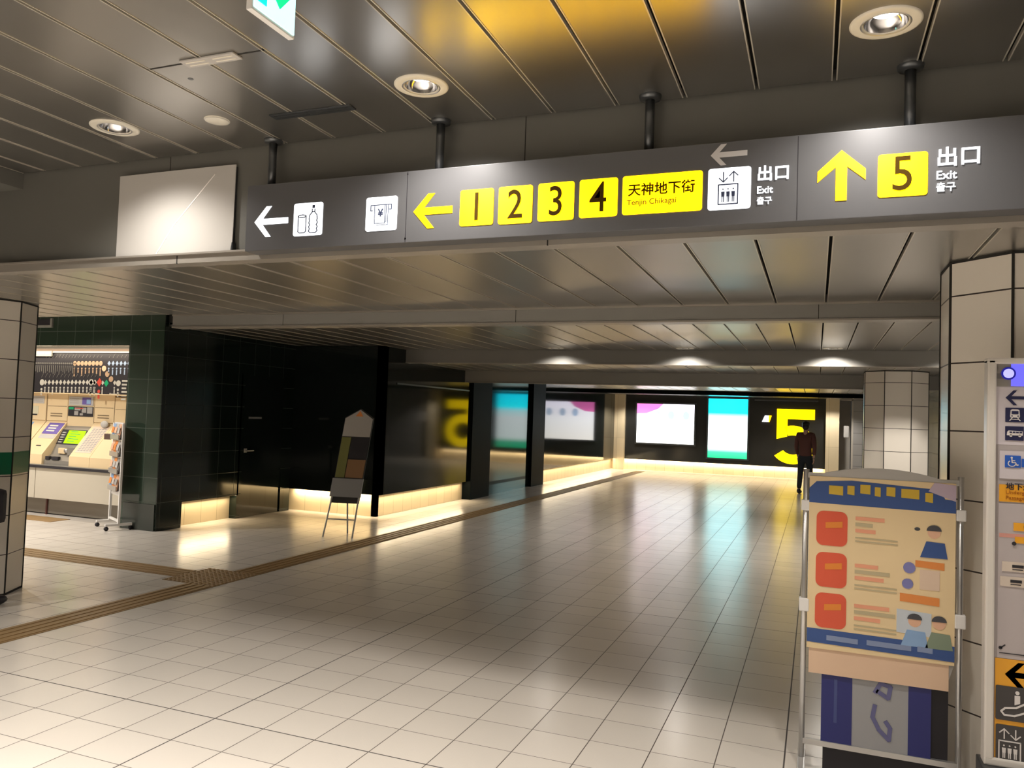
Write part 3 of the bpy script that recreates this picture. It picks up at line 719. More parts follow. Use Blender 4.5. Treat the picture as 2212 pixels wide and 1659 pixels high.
bay_quad(xs_[1]+.26*w_, xs_[2]-.05, .44, .98, 'touch_screen', 'screen', t, .010)
q = MB()
for i in range(5):
    k = .52+.1*i; ya, za, yc, zc = YFt+.14, .84, YP-.06, ZB-.13; y_, z_ = ya+(yc-ya)*k, za+(zc-za)*k
    q.xprism([(y_, z_+.013), (y_+.012, z_+.028), (y_+.012, z_+.02), (y_, z_+.006)], xs_[1]+.36*w_, xs_[1]+(.62+.12*(i%2))*w_)
q.build('screen_line', 'greenp', t)
q = MB()
for i in range(5):
    k = .47+.1*i; y_, z_ = YFt+.14+(YP-.2-YFt)*k, .84+(ZB-.97)*k; q.bbox(xs_[1]+.07*w_, xs_[1]+.2*w_, y_-.012, y_+.012, z_+.004, z_+.02, .003)
q.build('button', 'paper', t)
q = MB(); q.bbox(xs_[1]+.30*w_, xs_[1]+.55*w_, YFt+.12, YFt+.16, .85, .93, .006); q.build('banknote_slot', 'machine', t)
q = MB(); q.smooth = True; q.tube((xs_[1]+.62*w_, YFt+.10, .89), (xs_[1]+.62*w_, YFt+.14, .90), .03, 16); q.build('coin_slot', 'alu', t)
q = MB(); q.bbox(xs_[1]+.68*w_, xs_[2]-.03, YFt+.10, YFt+.24, .83, .95, .012); q.build('change_hood', 'machine_grey', t)
q = MB(); q.bbox(xs_[1]+.08*w_, xs_[1]+.22*w_, YFt+.015, YFt+.06, .765, .815, .006); q.bbox(xs_[1]+.32*w_, xs_[1]+.56*w_, YFt+.015, YFt+.06, .765, .815, .006); q.build('ticket_outlet', 'ink', t)
wl = xs_[1]-xs_[0]
sh = slope_quad(xs_[0]+.22*wl, xs_[1]-.06*wl, .62, .97, 'purple_notice', 'purple', t)
q = MB()
for k in (.70, .78, .86):
    y_, z_ = YFt+(YP-YFt)*k, ZF+(ZB-ZF)*k*.95+.006; q.xprism([(y_, z_), (y_+.012, z_+.016), (y_+.012, z_+.01), (y_, z_-.004)], xs_[0]+.34*wl, xs_[0]+.72*wl)
q.build('notice_line', 'offwhite', sh)
slope_quad(xs_[0]+.22*wl, xs_[1]-.06*wl, .48, .6, 'white_label', 'paper', t); slope_quad(xs_[0]+.42*wl, xs_[0]+.64*wl, .235, .265, 'card_slot', 'ink', t)
wr_ = xs_[3]-xs_[2]
sh = slope_quad(xs_[2]+.14*wr_, xs_[3]-.10*wr_, .12, .92, 'fare_table', mat('fare_table_print', (.66,.52,.42), .5), t)
q = MB()
for i in range(14):
    k = .17+.05*i; y_, z_ = YFt+(YP-YFt)*k, ZF+(ZB-ZF)*k*.95+.006
    for j in range(5): q.xprism([(y_, z_), (y_+.008, z_+.0105), (y_+.008, z_+.006), (y_, z_-.004)], xs_[2]+(.2+.14*j)*wr_, xs_[2]+(.3+.14*j)*wr_)
q.build('fare_row', 'grey_print', sh)
MB().ball((xs_[3]-.3*wr_, YP-.05, ZB-.02), .07, .03, .05).build('white_cover', 'paper', t)
# left machine, half hidden by the column
xl = [bx(u) for u in (34, 66, 100)]
t = thing('ticket_machine', 'cream ticket machine at far left, half hidden by the banded column', 'ticket machine', (xl[1], 7.95, .70))
sloped(xl[0], xl[2]-.006, par=t); up = MB().box(xl[0], xl[2]-.006, YP, YP+.04, ZB, 1.685).build('upper_panel', 'machine', t)
MB().box(xl[1]+.02, xl[2]-.05, YP-.003, YP, 1.54, 1.65).build('instruction_board', 'paper', up)
q = MB()
for z in (1.62, 1.595, 1.57): q.box(xl[1]+.05, xl[2]-.08, YP-.0045, YP-.003, z, z+.007)
q.build('text_line', 'grey_print', up)
MB().box(xl[1], xl[2]-.16, YP-.003, YP, 1.38, 1.50).build('map_notice', mat('pale_map_print', (.62,.58,.42), .5), up); MB().box(xl[1]-.05, xl[2]-.18, YP-.005, YP-.003, 1.365, 1.385).build('slot', 'ink', up)
slope_quad(xl[1]-.1, xl[2]-.22, .5, .97, 'blue_notice', 'bluep', t)
# blank housing right of the machines
t = thing('blank_housing', 'plain cream housing between the ticket machine and the dark pilaster', 'housing', (xs_[3]+.2, 7.95, .70))
sloped(xs_[3], -8.262, name='console', par=t); up = MB().box(xs_[3], -8.262, YP, YP+.04, ZB, 1.66).build('upper_panel', 'machine', t)
q = MB(); q.box(xs_[3]+.02, -8.30, YP-.002, YP, 1.49, 1.496); q.box(xs_[3]+.002, xs_[3]+.008, YP-.002, YP, ZB, 1.655); q.build('panel_joint', 'machine_dark', up)
MB().bbox(xs_[3]+.01, xs_[3]+.14, YFt+.20, YFt+.26, 1.06, 1.16, .01).build('handset', mat('dark_handset', (.10,.06,.05), .4), t)
# route map
YM = 8.02
t = thing('route_map_board', 'black railway fare map with white station marks above the ticket machines', 'route map', (-9.5, YM, 1.70))
MB().box(-13, -8.262, YM, YM+.06, 1.70, 2.27).build('board', 'ink', t)
MB().box(-13, -8.262, YM+.06, YP+.03, 1.687, 1.72).box(-13, -8.262, YM-.01, YM+.06, 1.687, 1.70).build('ledge', 'machine', t)
MB().box(-13, -8.262, YM-.02, YM+.02, 2.27, 2.29).build('top_rail', 'fascia_lip', t)
MB().box(-13, -8.262, YM, YM+.05, 2.29, 2.33).build('brown_rail', mat('brown_rail_wood', (.16,.10,.06), .5), t)
M['map_white'] = mat('map_white', (.50,.48,.43), .5); M['map_grey'] = mat('map_grey', (.13,.125,.115), .5); M['map_orange'] = mat('map_orange', (.42,.28,.18), .5); M['map_blue'] = mat('map_blue', (.28,.36,.5), .5)
ym = YM-.003
def marks(us, v, r, m, name, circ=False, tail=True, slant=True):
    b = MB()
    for u in us:
        x, z = AY(u, v, YM)
        if circ: b.disc(x, z, r*.95, ym, .003, 14)
        else: b.plate([(x-r*.85, z), (x, z-r), (x+r*.85, z), (x, z+r)], ym, .003)
        if tail:
            b.disc(x-.003, z-2.1*r, r*.42, ym, .003, 8)
            b.box(x-r*.33, x+r*.28, ym, ym+.002, z-2.7*r-random.uniform(1,2.6)*r, z-2.7*r)
    return b.build(name, m, t)
marks([90+8.25*i for i in range(1, 15)], 826, .037, 'map_white', 'station_marks'); marks([91, 197], 826, .047, 'map_white', 'terminal_marks', True)
marks([204, 222, 248], 827, .033, 'map_white', 'station_marks'); marks([256], 828, .043, 'map_white', 'terminal_marks', True)
marks([162+8*i for i in range(8)], 785, .035, 'map_orange', 'orange_station_marks', True); marks([236+8.6*i for i in range(6)], 785, .034, 'map_blue', 'blue_station_marks')
marks([215], 826, .06, 'red', 'red_station_mark'); marks([230], 828, .05, 'greenp', 'green_station_mark', False, False)
for u, v, m in ((225,796,'skinp'), (232,808,'map_orange'), (240,819,'map_orange')): marks([u], v, .042, m, 'diagonal_station_mark', True, False)
b = MB()
for i in range(24):
    x, z = AY(66+4.2*i, 784+.06*i, YM); b.box(x-.009, x+.009, ym, ym+.003, z-.012, z+.012); b.box(x-.007, x+.006, ym, ym+.002, z-.10-random.uniform(0,.06), z-.03)
x0, z0 = AY(60, 784, YM); x1, _ = AY(162, 784, YM); b.box(x0, x1, ym+.001, ym+.003, z0-.003, z0+.003); b.build('grey_station_ticks', 'map_grey', t)
b = MB()
for us, v in (([90+8.25*i for i in range(15)], 815), ([162+8*i for i in range(8)], 773), ([236+8.6*i for i in range(5)], 773), ([100+7*i for i in range(9)], 773)):
    for u in us:
        x, z = AY(u, v, YM); l = random.uniform(.03,.06); b.bar((x, z), (x+l*.7, z+l), ym, .007)
b.build('slanted_name', 'map_grey', t)
b = MB(); x0, z0 = AY(264, 823, YM); x1, _ = AY(276, 823, YM)
for i in range(6): b.box(x0, x1-.01*(i%3), ym, ym+.002, z0-.05*i-.012, z0-.05*i+.012)
x0, z0 = AY(192, 850, YM); b.disc(x0, z0, .015, ym, .003, 8); b.box(x0, AY(215,851,YM)[0], ym, ym+.002, z0-.012, z0+.006)
x0, z0 = AY(238, 851, YM); b.disc(x0, z0, .015, ym, .003, 8); b.box(x0, AY(258,851,YM)[0], ym, ym+.002, z0-.010, z0+.006); b.build('legend', 'map_white', t)
x0, z0 = AY(60, 759, YM-.03); x1, z1 = AY(111, 768, YM-.03)
lb = MB().box(x0-.5, x1, YM-.03, YM-.01, z1-.01, z0+.005).build('title_plate', mat('title_plate_grey', (.32,.31,.27), .5), t)
q = MB()
for i in range(5): a = x1-.36+.045*i; q.box(a, a+.036, YM-.0315, YM-.03, z1+.015, z0-.018)
q.box(x1-.12, x1-.03, YM-.0315, YM-.03, z1+.02, z1+.03); q.build('title_mark', 'grey_print', lb)
area((-9.6, 7.86, 2.325), 20, 3.0, .12, (.25, 0, 0), (1,.86,.66), 'map_strip_lamp')
# dark vent window in the header
x0, z0 = AY(75, 708, 7.55); x1, z1 = AY(116, 688, 7.55)
t = thing('vent_panel', 'black framed vent panel at the top of the green tiled header', 'vent', ((x0+x1)/2, 7.54, z0))
MB().box(x0-.5, x1-.03, 7.535, 7.55, z0+.03, z1-.01).build('dark_pane', 'ink', t)
b = MB(); b.box(x0-.5, x1, 7.525, 7.55, z0, z0+.03); b.box(x1-.03, x1, 7.525, 7.55, z0+.03, z1); b.build('frame', mat('vent_frame_grey', (.28,.28,.25), .4), t)

# ---------------------------------------------------------------- pamphlet rack by the pilaster
pa, pb = Vector((-8.47, 7.585)), Vector((-8.09, 7.385))
ctr = (pa+pb)/2; d = pb-pa; ang = math.atan2(d.y, d.x); hw = d.length/2
t = thing('pamphlet_rack', 'white wheeled pamphlet rack standing before the dark pilaster', 'display rack', (ctr.x, ctr.y, 0), ang)
for s in (-1, 1):
    p = MB().bbox(s*hw-.018, s*hw+.018, -.014, .014, .06, 1.33, .003).build('post', 'white', t, True)
    ft = MB(); ft.bbox(s*hw-.02, s*hw+.02, -.155, .155, .055, .085, .004); f_ = ft.build('foot', 'white', t, True)
    for y in (-.14, .14):
        cb_ = MB(); cb_.smooth = True; cb_.tube((s*hw-.012, y, .026), (s*hw+.012, y, .026), .026, 16); cb_.box(s*hw-.016, s*hw+.016, y-.01, y+.01, .02, .056); cb_.build('caster', 'ink', f_, True)
MB().box(-hw, hw, -.012, .012, .10, .125).build('crossbar', 'white', t, True)
MB().box(-hw+.02, hw-.02, .0, .012, .42, 1.34).build('back_sheet', 'white', t, True)
cols = ['bluep', 'orange', 'skinp', 'paper', 'orange', 'grey_print', 'skinp', 'orange', 'paper', 'bluep', 'paper', 'skinp']
for r in range(4):
    z = .50+.215*r
    MB().box(-hw+.02, hw-.02, -.05, -.045, z-.02, z+.04).box(-hw+.02, hw-.02, -.05, 0, z-.022, z-.018).build('pocket', 'alu', t, True)
for r in range(4):
    for c in range(3):
        z = .50+.215*r; w3 = (2*hw-.05)/3; x0 = -hw+.025+w3*c
        m = cols[(r*3+c) % 12]
        pm = thing('pamphlet', None, None)
        bpy.data.objects.remove(pm)
        pm = MB(); pm.add([(x0+.004, -.043, z-.015), (x0+w3-.004, -.043, z-.015), (x0+w3-.004, -.012, z+.175), (x0+.004, -.012, z+.175), (x0+.004, -.035, z-.015), (x0+w3-.004, -.035, z-.015), (x0+w3-.004, -.004, z+.175), (x0+.004, -.004, z+.175)], [(0,1,2,3), (7,6,5,4), (0,4,5,1), (1,5,6,2), (2,6,7,3), (3,7,4,0)])
        o = pm.build('pamphlet', m); o.location = (ctr.x, ctr.y, 0); o.rotation_euler = (0,0,ang)
        rowname = ('bottom', 'second from bottom', 'second from top', 'top')[r]; colname = ('left', 'middle', 'right')[c]
        cname = {'bluep':'pale blue','orange':'orange','skinp':'peach','paper':'white','grey_print':'grey'}[m]
        tag(o, '%s pamphlet in the %s row of the rack, %s slot' % (cname, rowname, colname), 'pamphlet', 'pamphlets in the rack')
        q = MB(); q.add([(x0+.012, -.0445, z+.06), (x0+w3-.012, -.0445, z+.06), (x0+w3-.012, -.0305, z+.135), (x0+.012, -.0305, z+.135)], [(0,1,2,3)])
        q.build('cover_picture', cols[(r*5+c*2+1) % 12], o, True)

# ---------------------------------------------------------------- leaning sign stand by the lit wall
bx_, by_ = -5.56, 8.42
t = thing('poster_easel', 'pale house-topped poster easel on thin legs before the lit wall', 'sign stand', (bx_, by_, 0), math.radians(14))
lean = lambda z: (.16*(z/1.6), .20*(z/1.6))
def eq(pts, off, name, m, par=t, th=.01):
    b = MB(); n = len(pts); f_ = []
    for k in (off, off+th):
        for x, z in pts: f_.append((x+lean(z)[0], lean(z)[1]+k, z))
    b.add(f_, [list(range(n)), list(range(2*n-1, n-1, -1))]+[[i, n+i, n+(i+1)%n, (i+1)%n] for i in range(n)]); return b.build(name, m, par, True)
eq([(-.19,.42), (.19,.42), (.19,1.50), (0,1.62), (-.19,1.50)], .012, 'backing_board', mat('easel_board_dark', (.03,.03,.03), .5))
eq([(-.18,1.26), (.18,1.26), (.18,1.49), (0,1.605), (-.18,1.49)], 0, 'white_heading', 'paper')
eq([(-.05,1.52), (.05,1.52), (.0,1.59)], -.004, 'orange_mark', 'orange', th=.004)
eq([(-.05,.98), (.18,.98), (.18,1.25), (-.05,1.25)], 0, 'dark_picture', 'ink')
eq([(-.18,.74), (-.06,.74), (-.06,1.25), (-.18,1.25)], 0, 'olive_band', mat('olive_print', (.20,.20,.05), .5))
eq([(-.05,.74), (.18,.74), (.18,.97), (-.05,.97)], 0, 'brown_picture', mat('brown_print_soft', (.30,.16,.07), .5))
eq([(-.20,.50), (.20,.50), (.20,.73), (-.20,.73)], -.02, 'leaflet_box', mat('grey_box', (.30,.30,.30), .5), th=.03)
for x, y in ((-.19, -.02), (.19, -.02), (0.0, .36)):
    q = MB(); top = (x*.9+lean(.62)[0], lean(.62)[1]+.02, .62); q.tube((x, y, .0), top, .011); q.build('leg', 'alu', t, True)
MB().tube((-.19+lean(.2)[0], lean(.2)[1], .22), (.19+lean(.2)[0], lean(.2)[1], .22), .008).build('crossbar', 'alu', t, True)

# ---------------------------------------------------------------- lit posters and the big numeral on the far wall
def lightbox(u0, u1, vt, vb, label, m, extra=None):
    uc, vc = (u0+u1)/2, (vt+vb)/2; x0 = AY(u0, vc, YE)[0]; x1 = AY(u1, vc, YE)[0]; z1 = AY(uc, vt, YE)[1]; z0 = AY(uc, vb, YE)[1]
    t = thing('lit_poster', label, 'poster', ((x0+x1)/2, YE, z0), 0, 'backlit posters on the far wall')
    b = MB(); w = .05
    b.box(x0-w, x1+w, YE-.06, YE-.001, z0-w, z0); b.box(x0-w, x1+w, YE-.06, YE-.001, z1, z1+w); b.box(x0-w, x0, YE-.06, YE-.001, z0, z1); b.box(x1, x1+w, YE-.06, YE-.001, z0, z1); b.build('frame', 'steel', t)
    p = MB().box(x0, x1, YE-.04, YE-.01, z0, z1).build('lit_print', m(z0-t.location.z, z1-t.location.z) if callable(m) else m, t)
    return t, p, x0, x1, z0, z1
PS = 3.0
t, p, x0, x1, z0, z1 = lightbox(1376, 1500, 873, 958, 'wide lit white poster with pink corner on the far wall', lambda a, c: gradient_emit('white_poster', [(0,(1,.96,.88)), (.5,(1,1,1)), (1,(.90,.86,1))], a, c, PS))
w_, h_ = x1-x0, z1-z0
b = MB(); b.plate([(x0,z1), (x0,z1-.26*h_), (x0+.18*w_,z1-.24*h_), (x0+.38*w_,z1-.12*h_), (x0+.46*w_,z1)], YE-.043, .003); b.build('pink_corner', mat('lit_pink', (.5,.1,.3), .4, emit=(1,.22,.62), strength=1.5), p)
b = MB()
for k in (.36, .6, .86): b.disc(x0+k*w_, z1-.28*h_, .10, YE-.043, .003, 20, .13)
b.build('blue_figure', mat('lit_blue_figure', (.2,.3,.6), .4, emit=(.55,.75,1), strength=1.5), p)
t, p, x0, x1, z0, z1 = lightbox(1530, 1615, 862, 990, 'tall lit poster, cyan above white with green foot, far wall', lambda a, c: gradient_emit('cyan_poster', [(0,(.0,.25,.10)), (.10,(.02,.28,.15)), (.19,(.48,.56,.54)), (.55,(.52,.58,.58)), (.68,(.36,.62,.64)), (.76,(.0,.80,.92)), (1,(0,.66,.9))], a, c, 4.2))
z5t = AY(1715, 884, YE)[1]; z5b = AY(1715, 1003, YE)[1]; x5a = AY(1678, 930, YE)[0]; x5b = AY(1762, 930, YE)[0]
t = thing('exit_numeral', 'huge lit yellow numeral five on the far wall behind the walking person', 'sign', ((x5a+x5b)/2, YE, z5b))
hh, ww, th = z5t-z5b, x5b-x5a, .30
b = MB(); b.plate([(x5a, z5t), (x5b-.03, z5t), (x5b-.03, z5t-th), (x5a+th, z5t-th), (x5a+th, z5t-.50*hh), (x5a, z5t-.55*hh)], YE-.06, .05)
cx, cz, R_ = x5a+.42*ww, z5b+.35*hh, .35*hh
outer = [(cx+.58*ww*math.cos(math.radians(a)), cz+R_*math.sin(math.radians(a))) for a in range(112, -151, -8)]
inner = [(cx+(.58*ww-th)*math.cos(math.radians(a)), cz+(R_-th*.95)*math.sin(math.radians(a))) for a in range(112, -151, -8)]
for i in range(len(outer)-1): b.plate([outer[i], outer[i+1], inner[i+1], inner[i]], YE-.06, .05)
b.build('lit_shape', mat('lit_yellow_numeral', (.5,.45,0), .4, emit=(1,.66,0), strength=2.6), t)
x0, z0 = AY(1646, 911, YE); x1, z1 = AY(1667, 898, YE)
t = thing('small_lit_sign', 'tiny lit white and yellow plate left of the yellow numeral', 'sign', ((x0+x1)/2, YE, z0))
MB().plate([(x0,z0), (x0+.7*(x1-x0),z0), (x1-.08,z1), (x0+.08,z1)], YE-.03, .028).build('white_part', 'white_lit', t); MB().plate([(x0+.7*(x1-x0),z0), (x1-.06,z0), (x1,z1), (x1-.08,z1)], YE-.031, .03).build('yellow_part', 'yellow_lit', t)
x0, z0 = AY(1822, 945, YE-.12); x1, z1 = AY(1834, 920, YE-.12)
tag(MB().bbox(x0, x1, YE-.2, YE-.13, z0, z1, .02).build('wall_notice', 'paper'), 'small pale notice board beyond the cream pillar at far right', 'notice')

# ---------------------------------------------------------------- poster stand at the front right
YSt = 3.98
sxl, sxr = AY(1733, 1500, YSt)[0], AY(2072, 1400, YSt)[0]
t = thing('poster_stand', 'white tubular poster stand with cream safety poster in front of the right column', 'poster stand', ((sxl+sxr)/2, YSt, 0))
ztop = AY(1900, 1012, YSt)[1]
for x in (sxl, sxr):
    q = MB(); q.smooth = True; q.tube((x, YSt, .03), (x, YSt, ztop-.02), .013, 16); p = q.build('post', 'alu', t)
    q = MB(); q.bbox(x-.016, x+.016, YSt-.30, YSt+.16, .03, .055, .006); f_ = q.build('foot', 'alu', t)
    for y in (YSt-.28, YSt+.14):
        q = MB(); q.smooth = True; q.tube((x, y, 0), (x, y, .035), .017, 14); q.build('rubber_foot', 'ink', f_)
    q = MB(); q.bbox(x-.022, x+.022, YSt-.022, YSt+.022, .73, .79, .005); q.bbox(x-.02, x+.02, YSt-.02, YSt+.02, 1.20, 1.25, .005); q.build('clamp', 'white', p)
zbar = AY(1900, 1626, YSt)[1]
MB().box(sxl, sxr, YSt-.012, YSt+.012, zbar-.012, zbar+.012).build('lower_rail', 'alu', t)
MB().box(sxl, sxr, YSt-.01, YSt+.01, ztop-.06, ztop-.035).build('upper_rail', 'alu', t)
# upper poster with rounded top
yp = YSt-.02
def PX(u, v): return AY(u, v, yp)
pl, pr_ = PX(1746, 1200)[0], PX(2064, 1200)[0]
zt, zb_ = PX(1900, 1036)[1], PX(1900, 1418)[1]
hd = MB(); n = 16
arc = [(pl+(pr_-pl)*i/n, zt-.012+.062*math.sin(PI*i/n)**.7) for i in range(n+1)]
hd.plate([(pl, zt-.14)]+arc+[(pr_, zt-.14)], yp+.004, .012); hd.build('header_board', 'alu', t)
up = MB().box(pl, pr_, yp, yp+.008, zb_, zt).build('safety_poster', mat('poster_cream', (.80,.62,.36), .5), t)
ww = pr_-pl; hh = zt-zb_; q = lambda a, c: (pl+a*ww, zb_+c*hh)
M['poster_blue'] = mat('poster_blue', (.035,.085,.27), .5); M['poster_red'] = mat('poster_red', (.70,.10,.045), .5); M['poster_yellow'] = mat('poster_yellow', (.62,.42,.04), .5)
M['poster_pink'] = mat('poster_pink_text', (.80,.36,.22), .5); M['poster_grey'] = mat('poster_grey_text', (.50,.42,.26), .5)
b = MB(); b.plate([q(0,.845), q(1,.835), q(1,.905), q(.93,.91), q(.90,.96), q(.3,.985), q(.05,.97), q(.0,.93)], yp-.001); hdp = b.build('blue_heading', 'poster_blue', up)
b = MB()
for i, (a, c, w) in enumerate(((.14,.90,.10), (.27,.905,.05), (.36,.915,.07), (.46,.905,.04), (.54,.91,.06), (.64,.905,.12), (.80,.89,.05))): b.plate([q(a,c), q(a+w,c-.004), q(a+w,c+.05), q(a,c+.05)], yp-.0025); 
b.build('yellow_heading_mark', 'poster_yellow', hdp)
b = MB(); b.plate([q(.82,.95), q(1,.90), q(1,.99), q(.86,1.0)], yp-.002); b.build('lilac_corner', mat('lilac_print', (.52,.42,.52), .5), up)
for c in (.70, .46, .225):
    o = MB().plate(rrect(q(.055,0)[0], q(.275,0)[0], q(0,c-.10)[1], q(0,c+.10)[1], .03), yp-.002).build('red_badge', 'poster_red', up)
    b = MB(); b.plate([q(.12,c+.00), q(.24,c+.01), q(.24,c+.045), q(.12,c+.035)], yp-.0035); b.build('badge_mark', mat('badge_orange', (.76,.24,.03), .5), o)
b = MB(); b2 = MB()
for c, wds in ((.76,(.2,.12,.14)), (.49,(.16,.24,.2)), (.26,(.24,.28,.18))):
    for i, w in enumerate(wds):
        z = c-.035*i; (b if i % 2 == 0 else b2).plate([q(.33,z), q(.33+w,z-.004), q(.33+w,z+.018), q(.33,z+.02)], yp-.002)
    for i in range(2): z = c-.035*3-.02*i; b2.plate([q(.33,z), q(.62,z-.004), q(.62,z+.004), q(.33,z+.008)], yp-.002)
b.build('red_text_line', 'poster_pink', up); b2.build('grey_text_line', 'poster_grey', up)
def figure(cx, c, hair, coat, nm):
    f_ = MB().disc(*q(cx, c), .026, yp-.002, .002, 16).build(nm, 'skinp', up)
    MB().plate([(q(cx,c)[0]+.03*math.cos(a*PI/10), q(cx,c)[1]+.008+.026*math.sin(a*PI/10)) for a in range(11)], yp-.004).build('hair', hair, f_)
    MB().plate([q(cx-.09,c-.14), q(cx+.09,c-.14), q(cx+.07,c-.055), q(cx-.05,c-.05)], yp-.003).build('clothes', coat, f_)
hairm = mat('print_dark_hair', (.06,.06,.07), .5)
figure(.86, .72, hairm, 'poster_blue', 'printed_figure'); figure(.74, .22, hairm, 'bluep', 'printed_figure'); figure(.90, .22, hairm, mat('print_green_coat', (.22,.28,.20), .5), 'printed_figure')
b = MB(); b.disc(*q(.75,.735), .012, yp-.002, .002, 12, .008); b.build('dark_spot', hairm, up)
b = MB(); b.plate([q(.74,.525), q(.93,.515), q(.93,.555), q(.74,.56)], yp-.002); b.plate([q(.64,.325), q(.90,.315), q(.90,.36), q(.64,.37)], yp-.002); b.build('orange_band', 'orange', up)
b = MB(); b.disc(*q(.70,.515), .025, yp-.003, .002, 14); b.disc(*q(.69,.425), .023, yp-.003, .002, 14); b.build('violet_patch', mat('violet_print', (.20,.20,.45), .5), up)
b = MB(); b.plate([q(.77,.40), q(.90,.40), q(.90,.51), q(.77,.51)], yp-.002); b.build('pale_panel', mat('pale_pink_print', (.72,.55,.42), .5), up)
b = MB(); b.plate([q(.62,.15), q(.85,.14), q(.85,.27), q(.62,.28)], yp-.0015); b.build('pale_blue_panel', mat('pale_blue_panel', (.55,.60,.66), .5), up)
b = MB(); b.plate([q(0,.035), q(1,.02), q(1,.105), q(0,.115)], yp-.002); fo = b.build('blue_footer', 'poster_blue', up)
b = MB()
for a, w in ((.14,.22), (.42,.30), (.76,.10)): b.plate([q(a,.055), q(a+w,.052), q(a+w,.08), q(a,.084)], yp-.0035)
b.build('footer_mark', mat('footer_pale', (.22,.28,.45), .5), fo)
# hanging sheet and lower poster
MB().box(pl+.01, pr_-.02, yp+.006, yp+.010, PX(1900,1474)[1], zb_).build('peach_sheet', mat('peach_sheet', (.74,.52,.36), .5), t)
b = MB().plate([PX(2026,1476), PX(2048,1476), PX(2062,1440), PX(2064,1420), PX(2050,1420)], yp+.011, .002); b.build('white_sheet', 'paper', t)
x0, x1 = PX(1773, 1560)[0], PX(2012, 1560)[0]; z1 = PX(1890, 1466)[1]; z0 = PX(1890, 1626)[1]
MB().box(x0+.01, PX(2050,1560)[0], yp+.03, yp+.034, AY(1900,1700,yp)[1], z1+.02).build('dark_backing', 'ink', t)
lo = MB().box(x0, x1, yp+.018, yp+.024, z0, z1).build('lower_poster', mat('lower_poster_grey', (.33,.33,.34), .45), t)
M['deepblue'] = mat('deep_blue_print', (.02,.025,.16), .45)
ww2 = x1-x0; b = MB(); b.box(x0, x0+.29*ww2, yp+.016, yp+.018, z0+.004, z1-.002); b.box(x0+.80*ww2, x1, yp+.016, yp+.018, z0+.004, z1-.002); b.build('blue_band', 'deepblue', lo)
b = MB(); hh2 = z1-z0; q2 = lambda a, c: (x0+a*ww2, z0+c*hh2)
b.path([q2(.50,.80), q2(.55,.93), q2(.64,.90), q2(.62,.74), q2(.52,.82)], yp+.015, .018); b.path([q2(.50,.62), q2(.48,.46), q2(.54,.30), q2(.63,.18), q2(.64,.34), q2(.60,.42)], yp+.015, .018)
b.build('slanted_mark', mat('mark_slate', (.12,.12,.26), .45), lo)
b = MB(); b.box(x0+.12*ww2, x0+.15*ww2, yp+.0145, yp+.016, z0+.3*hh2, z1-.1*hh2); b.build('band_line', mat('band_line', (.05,.07,.22), .45), lo)

# ---------------------------------------------------------------- guide map board at the right edge
YG = 3.70
gx0 = AY(2126, 1300, YG)[0]; gx1 = gx0+.70; gz0, gz1 = AY(2160, 1642, YG)[1], AY(2160, 776, YG)[1]
t = thing('guide_map_board', 'tall white framed guide board with arrows and station pictograms at right edge', 'information board', ((gx0+gx1)/2, YG, 0))
b = MB()
b.bbox(gx0, gx0+.034, YG-.02, YG+.05, gz0, gz1, .008); b.bbox(gx1-.034, gx1, YG-.02, YG+.05, gz0, gz1, .008); b.bbox(gx0, gx1, YG-.02, YG+.05, gz1-.02, gz1+.005, .006); b.bbox(gx0, gx1, YG-.02, YG+.05, gz0-.02, gz0+.01, .006)
b.build('frame', mat('frame_pearl', (.66,.62,.57), .28), t)
MB().bbox(gx0-.01, gx1+.01, YG-.06, YG+.09, 0, gz0-.02, .006).build('base', 'steel', t)
MB().box(gx0+.03, gx1-.03, YG, YG+.03, gz0, gz1-.01).build('back_panel', mat('board_grey', (.40,.36,.355), .4), t)
yg = YG-.001
def G(u, v): return AY(u, v, YG)
rx = gx1-.04
def strip(vt, vb, name, m, u=2150, y=yg):
    za, zb2 = G(2180, vt)[1], G(2180, vb)[1]; x0 = G(u, (vt+vb)/2)[0]; return MB().box(x0, rx, y, YG+.001, zb2, za).build(name, m, t), x0, zb2, za
M['board_white'] = mat('board_white', (.58,.53,.56), .4)
o, x0, z0, z1 = strip(783, 834, 'display_panel', mat('board_bezel', (.27,.25,.22), .4), 2146)
MB().box(x0, rx, yg-.001, yg, z0+.03*1, z1-.045).build('dark_stripe', mat('stripe_dark', (.16,.15,.145), .4), o)
xs0 = G(2184, 810)[0]; MB().box(xs0, rx, yg-.003, yg, z0, z1).build('violet_screen', mat('violet_screen', (.1,.1,.5), .3, emit=(.13,.12,1.0), strength=1.1), o)
cx, cz = G(2178, 807); cl = MB().disc(cx, cz, .026, yg-.006, .006, 28).build('clock_rim', mat('clock_blue', (.01,.01,.15), .3, emit=(.02,.02,.4), strength=.5), o); MB().disc(cx, cz, .019, yg-.008, .003, 28).build('clock_face', mat('clock_face_lit', (.4,.4,.7), .3, emit=(.42,.42,.95), strength=1), cl)
o, x0, z0, z1 = strip(836, 961, 'direction_panel', 'board_white', 2147)
ya_ = yg-.003
def garrow(u, v, L, Hh, w, m, par, y=ya_):
    x, z = G(u, v); MB().plate(arrow_pts(x+L/2, z, L, Hh, w, 0), y, .003).build('arrow', m, par)
garrow(2172, 859, .105, .060, .012, 'navy', o)
def gsq(u0, vt, vb, m, par, nm):
    za, zb2 = G(u0+18, vt)[1], G(u0+18, vb)[1]; x0 = G(u0, (vt+vb)/2)[0]; s = za-zb2
    return MB().plate(rrect(x0, x0+s*1.13, zb2, za, .002), ya_, .003).build(nm, m, par), x0, x0+s*1.13, zb2, za
M['icon_white'] = mat('icon_white', (.70,.66,.64), .4)
